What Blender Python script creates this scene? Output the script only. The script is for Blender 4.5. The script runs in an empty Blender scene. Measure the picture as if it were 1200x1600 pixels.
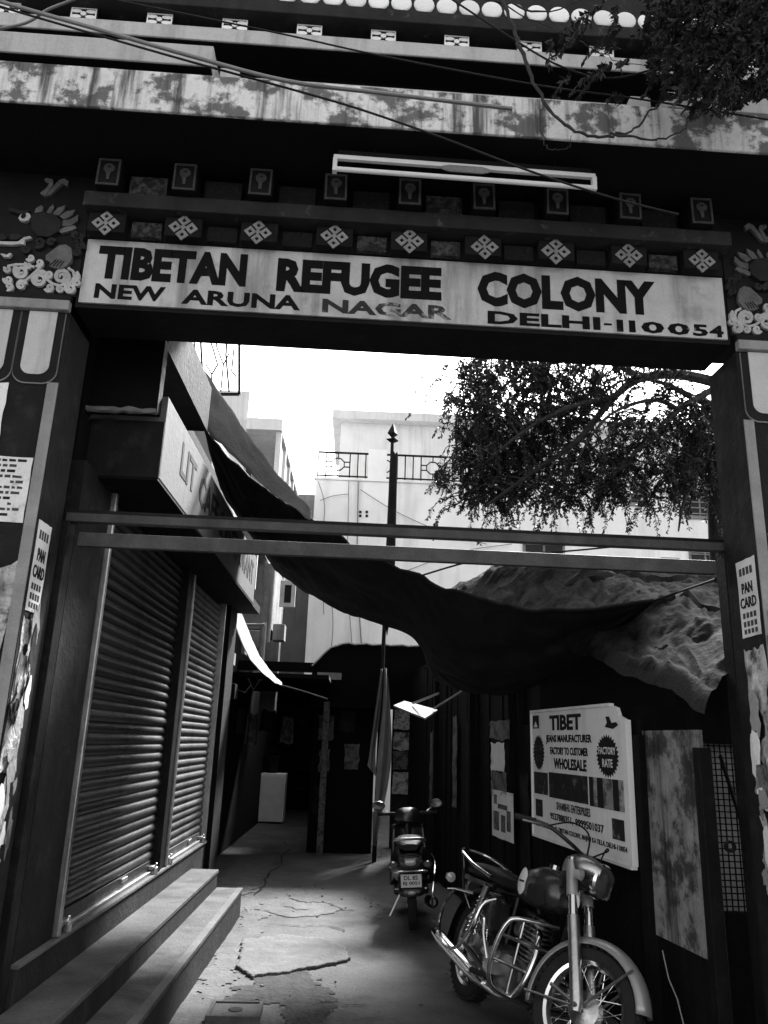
import bpy, bmesh, math, random
from math import sin, cos, tan, pi, radians, atan2, sqrt
from mathutils import Vector, Matrix, noise, Quaternion
random.seed(7)
S = bpy.context.scene
COL = S.collection

# ------------------------------------------------------------------ camera
CAM = Vector((0, 0, 1.75))
FPX, PITCH, YAW, ROLL = 1230.0, radians(16.3), radians(1.35), radians(1.94)
_f0 = Vector((sin(YAW), cos(YAW), 0)); _r0 = Vector((cos(YAW), -sin(YAW), 0)); _z = Vector((0, 0, 1))
FWD = _f0*cos(PITCH) + _z*sin(PITCH); _u0 = -_f0*sin(PITCH) + _z*cos(PITCH)
RGT = _r0*cos(ROLL) + _u0*sin(ROLL); UPV = _u0*cos(ROLL) - _r0*sin(ROLL)
cd = bpy.data.cameras.new('camera'); cam = bpy.data.objects.new('camera', cd); COL.objects.link(cam)
cd.sensor_fit = 'VERTICAL'; cd.sensor_height = 24.0; cd.lens = 24.0*FPX/1600.0
cd.clip_start = 0.05; cd.clip_end = 2000
m = Matrix((RGT, UPV, -FWD)).transposed().to_4x4(); m.translation = CAM
cam.matrix_world = m
S.camera = cam

# ------------------------------------------------------------------ sky, sun, exposure
SUN_EL, SUN_AZ = radians(44), radians(21)
w = bpy.data.worlds.new('World'); S.world = w; w.use_nodes = True
nt = w.node_tree; nt.nodes.clear()
sky = nt.nodes.new('ShaderNodeTexSky'); sky.sky_type = 'NISHITA'; sky.sun_disc = False
sky.sun_elevation = SUN_EL; sky.sun_rotation = SUN_AZ
sky.air_density = 1.0; sky.dust_density = 3.0; sky.ozone_density = 1.0
bw = nt.nodes.new('ShaderNodeRGBToBW'); bg = nt.nodes.new('ShaderNodeBackground'); ow = nt.nodes.new('ShaderNodeOutputWorld')
nt.links.new(sky.outputs[0], bw.inputs[0]); nt.links.new(bw.outputs[0], bg.inputs[0]); nt.links.new(bg.outputs[0], ow.inputs[0])
bg.inputs[1].default_value = 0.09
sl = bpy.data.lights.new('sun', 'SUN'); sl.energy = 2.8; sl.angle = radians(10); sl.color = (1, 1, 1)
so = bpy.data.objects.new('sun', sl); COL.objects.link(so)
so.location = (10, 30, 28)
sd = Vector((sin(SUN_AZ)*cos(SUN_EL), cos(SUN_AZ)*cos(SUN_EL), sin(SUN_EL)))
so.rotation_euler = (-sd).to_track_quat('-Z', 'Y').to_euler()
S.view_settings.view_transform = 'Standard'; S.view_settings.look = 'None'
S.view_settings.gamma = 1.0; S.view_settings.use_curve_mapping = False
S.view_settings.exposure = 2.95
S.cycles.max_bounces = 6; S.cycles.diffuse_bounces = 3; S.cycles.glossy_bounces = 3
S.cycles.transmission_bounces = 3; S.cycles.transparent_max_bounces = 6
S.cycles.use_denoising = True

def at(px, py, y):
    "world point on the sight line of a photograph pixel at a given depth y"
    d = FWD + RGT*((px-600)/FPX) + UPV*((800-py)/FPX)
    return CAM + d*((y-CAM.y)/d.y)

# ------------------------------------------------------------------ materials (grey only: the photograph is black and white)
MATS = {}
def mat(name, c=.3, rough=.8, var=.25, scale=6, bump=.25, bscale=35, metal=0., streak=0., streakc=None, sscale=(7, 7, .5),
        patch=0., patchc=.05, pscale=3, grain=.12, spec=.12, thr=.55, trans=0., orand=.10, psoft=.12):
    if name in MATS: return MATS[name]
    M = bpy.data.materials.new(name); M.use_nodes = True; N = M.node_tree; L = N.links
    bs = N.nodes['Principled BSDF']
    tc = N.nodes.new('ShaderNodeTexCoord')
    def nz(sc, det=6, mapv=None, rg=.6):
        n = N.nodes.new('ShaderNodeTexNoise'); n.inputs['Scale'].default_value = sc; n.inputs['Detail'].default_value = det
        n.inputs['Roughness'].default_value = rg
        if mapv:
            mp = N.nodes.new('ShaderNodeMapping'); mp.inputs['Scale'].default_value = mapv
            L.new(tc.outputs['Object'], mp.inputs[0]); L.new(mp.outputs[0], n.inputs[0])
        else: L.new(tc.outputs['Object'], n.inputs[0])
        return n.outputs[0]
    def ma(op, a, b, c3=None):
        n = N.nodes.new('ShaderNodeMath'); n.operation = op
        for i, q in enumerate((a, b, c3)):
            if q is None: continue
            if isinstance(q, (int, float)): n.inputs[i].default_value = q
            else: L.new(q, n.inputs[i])
        return n.outputs[0]
    def ss(v, a, b):
        n = N.nodes.new('ShaderNodeMapRange'); n.interpolation_type = 'SMOOTHSTEP'
        L.new(v, n.inputs[0]); n.inputs[1].default_value = a; n.inputs[2].default_value = b
        return n.outputs[0]
    def mix(a, b, f):   # a*(1-f)+b*f
        return ma('ADD', ma('MULTIPLY', a, ma('SUBTRACT', 1., f)), ma('MULTIPLY', b, f))
    n1 = nz(scale)
    v = ma('MULTIPLY', ma('MULTIPLY_ADD', n1, 4*var, 1-2*var), c)
    if patch > 0:
        pm = ma('MULTIPLY', ss(nz(pscale, 9, None, .68), thr-psoft*.3, thr+psoft*.7), patch)
        v = mix(v, patchc, pm)
    if streak > 0:
        sm = ma('MULTIPLY', ss(nz(1.0, 7, sscale, .65), .47, .68), streak)
        v = mix(v, c*.12 if streakc is None else streakc, sm)
    if grain > 0:
        v = ma('MULTIPLY', v, ma('MULTIPLY_ADD', nz(160, 2), 4*grain, 1-2*grain))
    oi = N.nodes.new('ShaderNodeObjectInfo')
    v = ma('MULTIPLY', v, ma('MULTIPLY_ADD', oi.outputs['Random'], orand*2, 1-orand))
    v = ma('MAXIMUM', v, .002)
    L.new(v, bs.inputs['Base Color'])
    L.new(ma('MULTIPLY_ADD', nz(scale*2.3), .3, rough-.15), bs.inputs['Roughness'])
    bs.inputs['Metallic'].default_value = metal
    bs.inputs['Specular IOR Level'].default_value = spec
    if trans > 0: bs.inputs['Transmission Weight'].default_value = trans
    if bump > 0:
        b = N.nodes.new('ShaderNodeBump'); b.inputs['Strength'].default_value = bump; b.inputs['Distance'].default_value = .02
        L.new(nz(bscale, 8), b.inputs['Height']); L.new(b.outputs[0], bs.inputs['Normal'])
    MATS[name] = M
    return M

mat('slab_stained', .62, .9, .3, 5, .4, 20, streak=.95, streakc=.05, sscale=(13, 13, .9), patch=.9, patchc=.06, pscale=5, thr=.50, psoft=.10)
mat('plaster_light', .42, .9, .2, 3, .3, 30, streak=.35, patch=.25, patchc=.2)
mat('plaster_mid', .22, .9, .3, 4, .4, 25, streak=.4, patch=.3, patchc=.08)
mat('plaster_dark', .012, .85, .35, 4, .4, 25, streak=.3, patch=.3, patchc=.04, pscale=6)
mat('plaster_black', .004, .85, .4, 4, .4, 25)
mat('paint_border', .20, .75, .25, 5, .3, 30, streak=.25)
mat('paint_white', .55, .7, .15, 5, .25, 30, streak=.3, streakc=.3, patch=.25, patchc=.3)
mat('disc_white', .78, .7, .1, 5, .2, 30)
mat('paint_black', .006, .6, .3, 6, .15, 40)
mat('sign_paint', .37, .75, .25, 3, .3, 40, streak=.75, streakc=.13, sscale=(5, 5, .6), patch=.65, patchc=.18, pscale=2.2, thr=.56)
mat('sign_letter', .006, .7, .2, 6, .1, 40, patch=1., patchc=.25, pscale=4.5, thr=.66, spec=.05, psoft=.06)
mat('sign_letter_worn', .025, .6, .2, 6, .1, 40, patch=1., patchc=.3, pscale=6, thr=.55)
mat('dark_beam', .008, .8, .3, 5, .3, 30, patch=.3, patchc=.02, pscale=8)
mat('ledge_paint', .024, .8, .3, 5, .3, 30, streak=.3, patch=.3, patchc=.2, pscale=9, thr=.62)
mat('carved', .06, .85, .5, 40, 1.0, 55, patch=.9, patchc=.015, pscale=28, thr=.48)
mat('carved_dark', .013, .85, .5, 40, 1.0, 55, patch=.9, patchc=.01, pscale=26, thr=.46)
mat('ornament', .20, .7, .3, 12, .4, 50)
mat('ornament_dim', .05, .7, .35, 12, .4, 50)
mat('relief_white', .34, .7, .25, 14, .4, 60)
mat('relief_grey', .10, .75, .4, 14, .5, 60)
mat('relief_dark', .018, .75, .4, 14, .5, 60)
mat('iron_dark', .008, .5, .4, 8, .3, 50, patch=.4, patchc=.02, pscale=9, metal=.3)
mat('iron_rail', .055, .55, .4, 6, .3, 50, patch=.6, patchc=.05, pscale=14, thr=.58, streak=.25)
mat('iron_post', .007, .5, .4, 8, .3, 50, patch=.5, patchc=.02, pscale=10, sscale=(20, 20, 1))
mat('galv', .34, .35, .3, 6, .2, 60, metal=.85, streak=.3)
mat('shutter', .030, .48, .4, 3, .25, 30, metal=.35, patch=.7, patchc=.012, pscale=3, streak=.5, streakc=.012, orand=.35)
mat('shutter_lit', .060, .48, .4, 3, .25, 30, metal=.35, patch=.7, patchc=.02, pscale=3, streak=.5, streakc=.02, orand=.35)  # lighter copy of the shutter metal, light falling on it put into colour
mat('concrete', .10, .9, .3, 3, .5, 45, patch=.45, patchc=.09, pscale=3.5, thr=.54)
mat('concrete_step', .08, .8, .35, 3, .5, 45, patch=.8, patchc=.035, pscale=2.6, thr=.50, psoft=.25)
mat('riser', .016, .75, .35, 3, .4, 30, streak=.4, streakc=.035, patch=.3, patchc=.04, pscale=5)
mat('ground', .078, .9, .3, 1.3, .8, 30, patch=.55, patchc=.045, pscale=1.7, thr=.53, grain=.25)
mat('ground_patch', .085, .9, .25, 5, .8, 30, patch=.4, patchc=.12, pscale=7, thr=.56, grain=.2)
mat('ground_dark', .038, .9, .4, 9, .9, 30, grain=.2)
mat('dirt_crack', .015, .95, .3, 9, .5, 30)
mat('paper', .62, .8, .12, 6, .2, 30, patch=.6, patchc=.28, pscale=4)
mat('paper_print', .50, .8, .15, 6, .2, 30, patch=.85, patchc=.12, pscale=24, thr=.50)
mat('paper_peel', .46, .9, .4, 9, .9, 30, psoft=.22, patch=.95, patchc=.03, pscale=8, thr=.50, streak=.5, streakc=.06)
mat('paper_mid', .24, .85, .25, 5, .4, 30, patch=.5, patchc=.06, pscale=6, psoft=.2)
mat('paper_dim', .12, .85, .3, 6, .4, 30, patch=.8, patchc=.03, pscale=11, thr=.5)
mat('ink', .015, .7, .2, 8, .0)
mat('ink_grey', .05, .7, .2, 8, .0)
mat('board_white', .75, .5, .08, 3, .05, 30, streak=.2, streakc=.33)
mat('board_photo', .02, .5, .3, 5, .0, patch=.8, patchc=.22, pscale=9, thr=.58)
mat('board_photo_light', .30, .5, .3, 9, .0, patch=.8, patchc=.03, pscale=12, thr=.52)
mat('cafe_white', .11, .7, .2, 2, .2, 30, streak=.6, streakc=.07, patch=.4, patchc=.09)
mat('tarp_dark', .009, .75, .35, 3, .4, 22, patch=.5, patchc=.018, spec=.10)
mat('tarp_roof', .022, .9, .4, 1.6, .6, 25, patch=.85, patchc=.005, pscale=3.4, thr=.52, psoft=.15, spec=.05)
mat('cloth_white', .15, .8, .15, 4, .2, 30)
mat('cloth_grey', .18, .85, .25, 4, .3, 40)
mat('wood_dark', .004, .85, .4, 5, .5, 30, streak=.4, streakc=.012, sscale=(16, 16, .8))
mat('wood_mid', .20, .85, .4, 5, .6, 25, streak=.85, streakc=.012, sscale=(9, 9, .8), patch=.85, patchc=.015, pscale=3.2, thr=.50)
mat('mesh_back', .65, .9, .25, 5, .3, 30)
mat('building_white', .80, .9, .10, 1.2, .2, 10, streak=.35, streakc=.45, sscale=(2, 2, .2))
mat('building_grey', .22, .9, .2, 1.5, .2, 10, streak=.3)
mat('building_glare', .62, .9, .12, 1.5, .2, 10, streak=.2)  # pale tone imitates sun glare washing out the far walls
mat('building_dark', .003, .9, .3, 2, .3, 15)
mat('window_dark', .012, .25, .2, 3, .0)
mat('bark', .035, .9, .4, 12, .8, 40)
mat('leaf', .02, .6, .4, 2, .0, spec=.15)
mat('leaf_front', .03, .7, .5, 2, .0, spec=.1)
mat('cable', .012, .6, .3, 5, .1)
mat('cable_shiny', .10, .35, .3, 5, .1, 30, spec=.6)
mat('tube_white', .62, .35, .1, 4, .0)
mat('chrome', .62, .16, .15, 5, .0, metal=1.0, grain=0)
mat('chrome_dull', .38, .34, .3, 8, .1, 60, metal=1.0, grain=.05)
mat('bike_silver', .30, .38, .1, 3, .0, metal=.5, grain=.05, spec=.5)
mat('bike_paint', .045, .25, .1, 3, .0, metal=.4, grain=0, spec=.6)
mat('bike_black', .008, .3, .2, 3, .0, grain=0, spec=.5)
mat('rubber', .018, .75, .3, 9, .3, 60)
mat('engine', .16, .4, .4, 10, .4, 60, metal=.9)
mat('seat', .010, .45, .2, 9, .3, 90)
mat('lens', .30, .08, .1, 3, .0, spec=.9, grain=0)
mat('lens_dark', .06, .1, .1, 3, .0, spec=.8, grain=0)
mat('badge', .60, .5, .1, 3, .0)

# ------------------------------------------------------------------ geometry helpers
XF = {}
class MB:
    def __init__(s): s.v = []; s.f = []
    def add(s, v, f):
        o = len(s.v); s.v += [Vector(q) for q in v]; s.f += [tuple(i+o for i in t) for t in f]; return s
    def box(s, x0, x1, y0, y1, z0, z1):
        return s.add([(x0,y0,z0),(x1,y0,z0),(x1,y1,z0),(x0,y1,z0),(x0,y0,z1),(x1,y0,z1),(x1,y1,z1),(x0,y1,z1)],
                     [(0,3,2,1),(4,5,6,7),(0,1,5,4),(1,2,6,5),(2,3,7,6),(3,0,4,7)])
    def obox(s, c, size, R=None):
        h = Vector(size)/2; R = R or Matrix.Identity(3); c = Vector(c)
        vs = [c + R @ Vector((sx*h.x, sy*h.y, sz*h.z)) for sz in (-1,1) for sx, sy in ((-1,-1),(1,-1),(1,1),(-1,1))]
        return s.add(vs, [(0,3,2,1),(4,5,6,7),(0,1,5,4),(1,2,6,5),(2,3,7,6),(3,0,4,7)])
    def bar(s, a, b, wd, ht=None):
        a = Vector(a); b = Vector(b); d = (b-a); q = d.to_track_quat('X', 'Z').to_matrix()
        return s.obox((a+b)/2, (d.length, wd, ht or wd), q)
    def tube(s, pts, r, n=8, cap=True):
        pts = [Vector(p) for p in pts]; k = len(pts)
        rs = r if isinstance(r, (list, tuple)) else [r]*k
        t0 = (pts[1]-pts[0]).normalized(); up = Vector((0,0,1)) if abs(t0.z) < .9 else Vector((1,0,0))
        nrm = t0.cross(up).normalized(); vs = []; fs = []
        for i, p in enumerate(pts):
            t = (pts[min(i+1,k-1)]-pts[max(i-1,0)]).normalized()
            nrm = (nrm - t*nrm.dot(t)).normalized(); bn = t.cross(nrm)
            vs += [p + (nrm*cos(2*pi*j/n) + bn*sin(2*pi*j/n))*rs[i] for j in range(n)]
        for i in range(k-1):
            fs += [(i*n+j, i*n+(j+1)%n, (i+1)*n+(j+1)%n, (i+1)*n+j) for j in range(n)]
        if cap: fs += [tuple(range(n-1,-1,-1)), tuple((k-1)*n+j for j in range(n))]
        return s.add(vs, fs)
    def lathe(s, prof, n=20, M=None, a0=0, a1=2*pi):
        M = M or Matrix.Identity(4); full = abs(a1-a0-2*pi) < 1e-6; vs = []; fs = []; c = n if full else n+1
        for r, z in prof:
            vs += [M @ Vector((r*cos(a0+(a1-a0)*j/n), r*sin(a0+(a1-a0)*j/n), z)) for j in range(c)]
        for i in range(len(prof)-1):
            for j in range(n):
                j2 = (j+1) % c
                fs.append((i*c+j, i*c+j2, (i+1)*c+j2, (i+1)*c+j))
        return s.add(vs, fs)
    def prism(s, poly, M, t):
        n = len(poly); vs = [M @ Vector((u, v, 0)) for u, v in poly] + [M @ Vector((u, v, t)) for u, v in poly]
        return s.add(vs, [tuple(range(n-1,-1,-1)), tuple(range(n, 2*n))] + [(i, (i+1)%n, n+(i+1)%n, n+i) for i in range(n)])
    def grid(s, fn, nu, nv):
        vs = [fn(i/nu, j/nv) for j in range(nv+1) for i in range(nu+1)]
        return s.add(vs, [(j*(nu+1)+i, j*(nu+1)+i+1, (j+1)*(nu+1)+i+1, (j+1)*(nu+1)+i) for j in range(nv) for i in range(nu)])
    def loft(s, secs, n=16, p=1.0):
        "secs: (centre, ry, rz [, top power]) rings in the local YZ plane"
        vs = []; fs = []; k = len(secs)
        for c, ry, rz in secs:
            for j in range(n):
                a = 2*pi*j/n; ca, sa = cos(a), sin(a)
                vs.append(Vector(c) + Vector((0, ry*math.copysign(abs(ca)**p, ca), rz*math.copysign(abs(sa)**p, sa))))
        for i in range(k-1):
            fs += [(i*n+j, i*n+(j+1)%n, (i+1)*n+(j+1)%n, (i+1)*n+j) for j in range(n)]
        fs += [tuple(range(n-1,-1,-1)), tuple((k-1)*n+j for j in range(n))]
        return s.add(vs, fs)
    def xf(s, M): s.v = [M @ q for q in s.v]; return s
    def build(s, name, m, parent=None, w=False, smooth=False, bevel=0, solid=0, sub=0):
        vs = s.v
        if w and parent is not None:
            I = XF[parent.name].inverted(); vs = [I @ q for q in vs]
        me = bpy.data.meshes.new(name); me.from_pydata([tuple(q) for q in vs], [], s.f); me.update()
        if not me.validate(): pass
        bm = bmesh.new(); bm.from_mesh(me); bmesh.ops.recalc_face_normals(bm, faces=bm.faces); bm.to_mesh(me); bm.free()
        me.materials.append(MATS[m])
        if smooth: me.polygons.foreach_set('use_smooth', [True]*len(me.polygons))
        o = bpy.data.objects.new(name, me); COL.objects.link(o); o.parent = parent
        XF[o.name] = XF[parent.name].copy() if parent is not None else Matrix.Identity(4)
        if solid: q = o.modifiers.new('s', 'SOLIDIFY'); q.thickness = solid; q.offset = 0
        if bevel: q = o.modifiers.new('b', 'BEVEL'); q.width = bevel; q.segments = 2; q.limit_method = 'ANGLE'
        if sub: q = o.modifiers.new('u', 'SUBSURF'); q.levels = sub; q.render_levels = sub
        if smooth and (bevel or not sub):
            try: me.set_sharp_from_angle(angle=radians(40))
            except Exception: pass
        return o

def tag(o, label, cat, group=None, kind=None):
    if label: o['label'] = label
    if cat: o['category'] = cat
    if group: o['group'] = group
    if kind: o['kind'] = kind
    return o
def thing(name, label, cat, loc=(0,0,0), rz=0, group=None, R=None):
    o = bpy.data.objects.new(name, None); COL.objects.link(o); o.empty_display_size = .2
    M = Matrix.Translation(Vector(loc)) @ (R.to_4x4() if R else Matrix.Rotation(rz, 4, 'Z'))
    o.matrix_world = M; XF[o.name] = M
    return tag(o, label, cat, group)
def struct(o): o['kind'] = 'structure'; return o
def inst(src, parent, M=None, name=None):
    "a copy of one part sharing its mesh"
    c = src.copy(); COL.objects.link(c); c.parent = parent
    if M is not None: c.matrix_local = M
    XF[c.name] = XF[parent.name] if parent is not None else Matrix.Identity(4)
    return c

def text(s, parent, m, M, x0, x1, y0, y1, bold=.02, name='lettering', depth=.003, slant=0):
    cu = bpy.data.curves.new('tmp', 'FONT'); cu.body = s; cu.offset = bold; cu.resolution_u = 2; cu.extrude = .01
    ob = bpy.data.objects.new('tmp', cu); COL.objects.link(ob); bpy.context.view_layer.update()
    me = bpy.data.meshes.new_from_object(ob.evaluated_get(bpy.context.evaluated_depsgraph_get()))
    bpy.data.objects.remove(ob); bpy.data.curves.remove(cu)
    vs = [v.co.copy() for v in me.vertices]
    ax = min(v.x for v in vs); bx = max(v.x for v in vs); ay = min(v.y for v in vs); by = max(v.y for v in vs)
    for v in me.vertices:
        u = x0 + (v.co.x-ax)/(bx-ax)*(x1-x0); q = y0 + (v.co.y-ay)/(by-ay)*(y1-y0)
        v.co = M @ Vector((u + slant*(q-y0), q, depth if v.co.z > 0 else 0))
    me.materials.clear(); me.materials.append(MATS[m]); me.update()
    o = bpy.data.objects.new(name, me); COL.objects.link(o); o.parent = parent
    XF[o.name] = XF[parent.name]
    return o

def plane(o, ux, uy):
    "matrix: local x,y in the plane, z out of it"
    ux = Vector(ux).normalized(); uy = Vector(uy).normalized(); uz = ux.cross(uy)
    M = Matrix((ux, uy, uz)).transposed().to_4x4(); M.translation = Vector(o); return M

def torn(x0, x1, y0, y1, j=.02, n=7, seed=0):
    "an uneven torn rectangle outline"
    r = random.Random(seed); P = []
    for i in range(n): P.append((x0+(x1-x0)*i/n, y0+r.uniform(-j, j)))
    for i in range(n): P.append((x1+r.uniform(-j, j), y0+(y1-y0)*i/n))
    for i in range(n): P.append((x1-(x1-x0)*i/n, y1+r.uniform(-j, j)))
    for i in range(n): P.append((x0+r.uniform(-j, j), y1-(y1-y0)*i/n))
    return P

# ================================================================== SETTING: ground
def gz(x, y):
    return .012*noise.noise(Vector((x*1.3, y*1.3, 0))) + .006*noise.noise(Vector((x*5, y*5, 3)))
g = MB()
xs = [-200, -40, -8] + [-3+.07*i for i in range(90)] + [8, 40, 200]
ys = [-200, -30, 2] + [4+.07*i for i in range(140)] + [14.5+.8*i for i in range(14)] + [40, 200, 600]
vs = [(x, y, gz(x, y) if abs(x) < 6 and 3 < y < 26 else 0) for y in ys for x in xs]
nx = len(xs)
g.add(vs, [(j*nx+i, j*nx+i+1, (j+1)*nx+i+1, (j+1)*nx+i) for j in range(len(ys)-1) for i in range(nx-1)])
ground = struct(g.build('ground', 'ground', smooth=True))
# broken concrete slab lying proud of the lane
def flat(name, pts, z, h, m, jit=.02, seed=1):
    r = random.Random(seed); P = []
    n = len(pts)
    for i in range(n):
        a = pts[i]; b = pts[(i+1) % n]; k = max(2, int(sqrt((a[0]-b[0])**2+(a[1]-b[1])**2)/.09))
        for q in range(k):
            t = q/k; P.append((a[0]+(b[0]-a[0])*t+r.uniform(-jit, jit), a[1]+(b[1]-a[1])*t+r.uniform(-jit, jit)))
    return MB().prism(P, Matrix.Translation((0, 0, z)), h).build(name, m, ground)
def decal(name, poly, m, z=.006, jag=.09):
    "thin irregular layer that follows the ground, its edge broken up by noise"
    def inside(x, y):
        c = False; n = len(poly)
        for i in range(n):
            (x1, y1), (x2, y2) = poly[i], poly[(i+1) % n]
            if (y1 > y) != (y2 > y) and x < (x2-x1)*(y-y1)/(y2-y1)+x1: c = not c
        return c
    x0 = min(p[0] for p in poly)-.1; x1 = max(p[0] for p in poly)+.1; y0 = min(p[1] for p in poly)-.1; y1 = max(p[1] for p in poly)+.1
    st_ = .022; V = {}; mb = MB()
    for i in range(int((x1-x0)/st_)):
        for j in range(int((y1-y0)/st_)):
            cx = x0+(i+.5)*st_; cy = y0+(j+.5)*st_
            nx_ = jag*(noise.noise(Vector((cx*4, cy*4, 1)))+.6*noise.noise(Vector((cx*13, cy*13, 2)))); ny_ = jag*(noise.noise(Vector((cx*4, cy*4, 7)))+.6*noise.noise(Vector((cx*13, cy*13, 9))))
            if not inside(cx+nx_, cy+ny_): continue
            q = []
            for a, b in ((i, j), (i+1, j), (i+1, j+1), (i, j+1)):
                if (a, b) not in V: V[(a, b)] = len(mb.v); xx = x0+a*st_; yy = y0+b*st_; mb.v.append(Vector((xx, yy, gz(xx, yy)+z)))
                q.append(V[(a, b)])
            mb.f.append(tuple(q))
    return mb.build(name, m, ground, smooth=True)
def on_ground(px, py):
    d = FWD + RGT*((px-600)/FPX) + UPV*((800-py)/FPX); p = CAM + d*(-CAM.z/d.z); return (p.x, p.y)
cpm = decal('concrete_patch', [on_ground(*q) for q in ((378, 1470), (440, 1464), (505, 1470), (538, 1484), (546, 1503), (500, 1512), (440, 1524), (395, 1530), (372, 1512))], 'ground_patch', .012, .03)
qm = cpm.modifiers.new('s', 'SOLIDIFY'); qm.thickness = .024; qm.offset = 0
decal('dirt_hollow', [(-.86, 6.2), (-.7, 6.7), (-.75, 7.3), (-.5, 7.05), (-.3, 7.0), (-.2, 6.6), (-.05, 6.2), (-.15, 5.6), (-.4, 5.7), (-.5, 6.2)], 'ground_dark')
decal('worn_patch', [(-1.0, 9.2), (-.6, 8.9), (-.1, 9.2), (-.25, 9.8), (-.9, 10.0)], 'ground_patch', .007)
decal('worn_patch', [(-1.7, 10.4), (-1.2, 10.0), (-1.1, 11.5), (-1.2, 13.5), (-1.7, 13.2)], 'ground_patch', .007)
decal('worn_patch', [(-1.1, 5.2), (-.85, 5.4), (-.84, 7.4), (-.85, 9), (-1.1, 9.3)], 'ground_patch', .007)
def crack(pts, wd, seed):
    r = random.Random(seed); b = MB(); V = []
    P = []
    for i in range(len(pts)-1):
        for q in range(6):
            t = q/6; P.append(Vector((pts[i][0]+(pts[i+1][0]-pts[i][0])*t+r.uniform(-.02, .02), pts[i][1]+(pts[i+1][1]-pts[i][1])*t+r.uniform(-.03, .03), 0)))
    for i, p in enumerate(P):
        d = (P[min(i+1, len(P)-1)]-P[max(i-1, 0)]).normalized(); n = Vector((-d.y, d.x, 0)); ww = .5*wd*r.uniform(.2, 1)*(1 if 0 < i < len(P)-1 else .1)
        for sgn in (-1, 1): q = p+n*ww*sgn; V.append((q.x, q.y, max(gz(q.x, q.y), gz(p.x, p.y))+.010))
    b.add(V, [(2*i, 2*i+1, 2*i+3, 2*i+2) for i in range(len(P)-1)]).build('crack', 'dirt_crack', ground)
crack([(-1.02, 14.2), (-1.1, 13.3), (-1.0, 12.3), (-1.12, 11.6), (-1.08, 10.6), (-1.12, 9.9)], .035, 1)
crack([(-1.7, 16), (-1.3, 15.2), (-1.05, 14.4)], .03, 2)
crack([(-.7, 9.9), (-.5, 9.7), (-.3, 9.75), (-.1, 9.4), (.1, 9.3)], .03, 3)
crack([(-.75, 9.5), (-.55, 9.3), (-.42, 9.35)], .03, 4)
crack([(.1, 9.1), (.3, 8.9), (.42, 9.0)], .02, 5)
crack([(-.2, 6.2), (0, 6.15), (.2, 6.2)], .018, 6)
crack([(-.6, 7.9), (-.4, 7.85), (-.25, 7.9)], .012, 7)
crack([(-.8, 8.6), (-.5, 8.5), (-.2, 8.55), (0, 8.3)], .02, 8)
# pebbles and litter
pb = MB(); r = random.Random(5)
for i in range(55):
    x = r.uniform(-1.05, 1.0); y = r.uniform(5.3, 11); q = r.uniform(.004, .013)
    pb.obox((x, y, gz(x, y)+.008), (q*2, q*1.5, q), Matrix.Rotation(r.uniform(0, 3), 3, 'Z'))
pb.build('pebbles', 'ground_patch', ground)['kind'] = 'stuff'
# cover plate by the step
cp = thing('drain_cover', 'small square concrete drain cover lying by the lowest step', 'drain cover', (-.72, 5.86, .012), .03)
MB().box(-.17, .17, -.16, .16, -.02, .035).build('plate', 'concrete_step', cp, bevel=.006)
for a in ((-.17, .17, .135, .16), (-.17, .17, -.16, -.135), (-.17, -.145, -.135, .135), (.145, .17, -.135, .135)):
    MB().box(a[0], a[1], a[2], a[3], .033, .045).build('rim', 'concrete_step', cp)
MB().lathe([(.0, .041), (.045, .040), (.05, .034)], 14).build('lifting_hole', 'riser', cp)

# ================================================================== GATE
GA = math.atan(.0236)
gate = thing('gate', 'tall concrete entrance gate with painted lintel carrying the colony name', 'gate', (0, 4, 0), GA)
def GP(px, py, yl):
    "gate-local point under a photograph pixel on the plane local y = yl"
    n = Vector((-sin(GA), cos(GA), 0)); o = Vector((0, 4, 0)) + n*yl
    d = FWD + RGT*((px-600)/FPX) + UPV*((800-py)/FPX)
    p = CAM + d*((o-CAM).dot(n)/d.dot(n)); return XF['gate'].inverted() @ p
def gbox(name, m, x0, x1, y0, y1, z0, z1, bevel=0, parent=None):
    return MB().box(x0, x1, y0, y1, z0, z1).build(name, m, parent or gate, bevel=bevel)
XL, XR = -1.69, 2.10           # inner edges of the two pillars
pl = gbox('pillar', 'plaster_dark', -2.95, XL, 0, .34, 0, 3.985)
pr = gbox('pillar', 'plaster_dark', XR, 3.35, 0, .34, 0, 3.985)
for p, e, sg in ((pl, XL, -1), (pr, XR, 1)):
    a, b = sorted((e+sg*.004, e+sg*.062)); MB().box(a, b, -.008, .0, 0, 3.56).build('border_strip', 'paint_border', p)
    a, b = sorted((e, e+sg*1.2)); MB().box(a, b, -.045, 0, 3.985, 4.045).build('cap_band', 'plaster_mid', p, bevel=.006)
    a, b = sorted((e+sg*.002, e+sg*1.2)); MB().box(a, b, -.03, .0, 4.048, 4.085).build('cap_moulding', 'dark_beam', p)
    # drop-shaped painted petals under the cap
    for k in range(4):
        c = e + sg*(.14 + .243*k)
        def U(hw, z0, z1, rr, n=7):
            P = [(c-hw, z1), (c-hw, z0+rr)] + [(c-hw+rr-rr*cos(i/n*pi/2), z0+rr-rr*sin(i/n*pi/2)) for i in range(1, n+1)]
            P += [(c+hw-rr+rr*sin(i/n*pi/2), z0+rr-rr*cos(i/n*pi/2)) for i in range(0, n+1)] + [(c+hw, z1)]
            return P
        M = plane((0, 0, 0), (1, 0, 0), (0, 0, 1))
        q = MB().prism(U(.1195, 3.548, 3.980, .075), M, .009).build('petal', 'paint_border', p)
        MB().prism(U(.116, 3.556, 3.980, .072), M, .014).build('petal_edge', 'paint_black', q)
        MB().prism(U(.076, 3.600, 3.980, .055), M, .019).build('petal_field', 'plaster_light', q)
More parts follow.
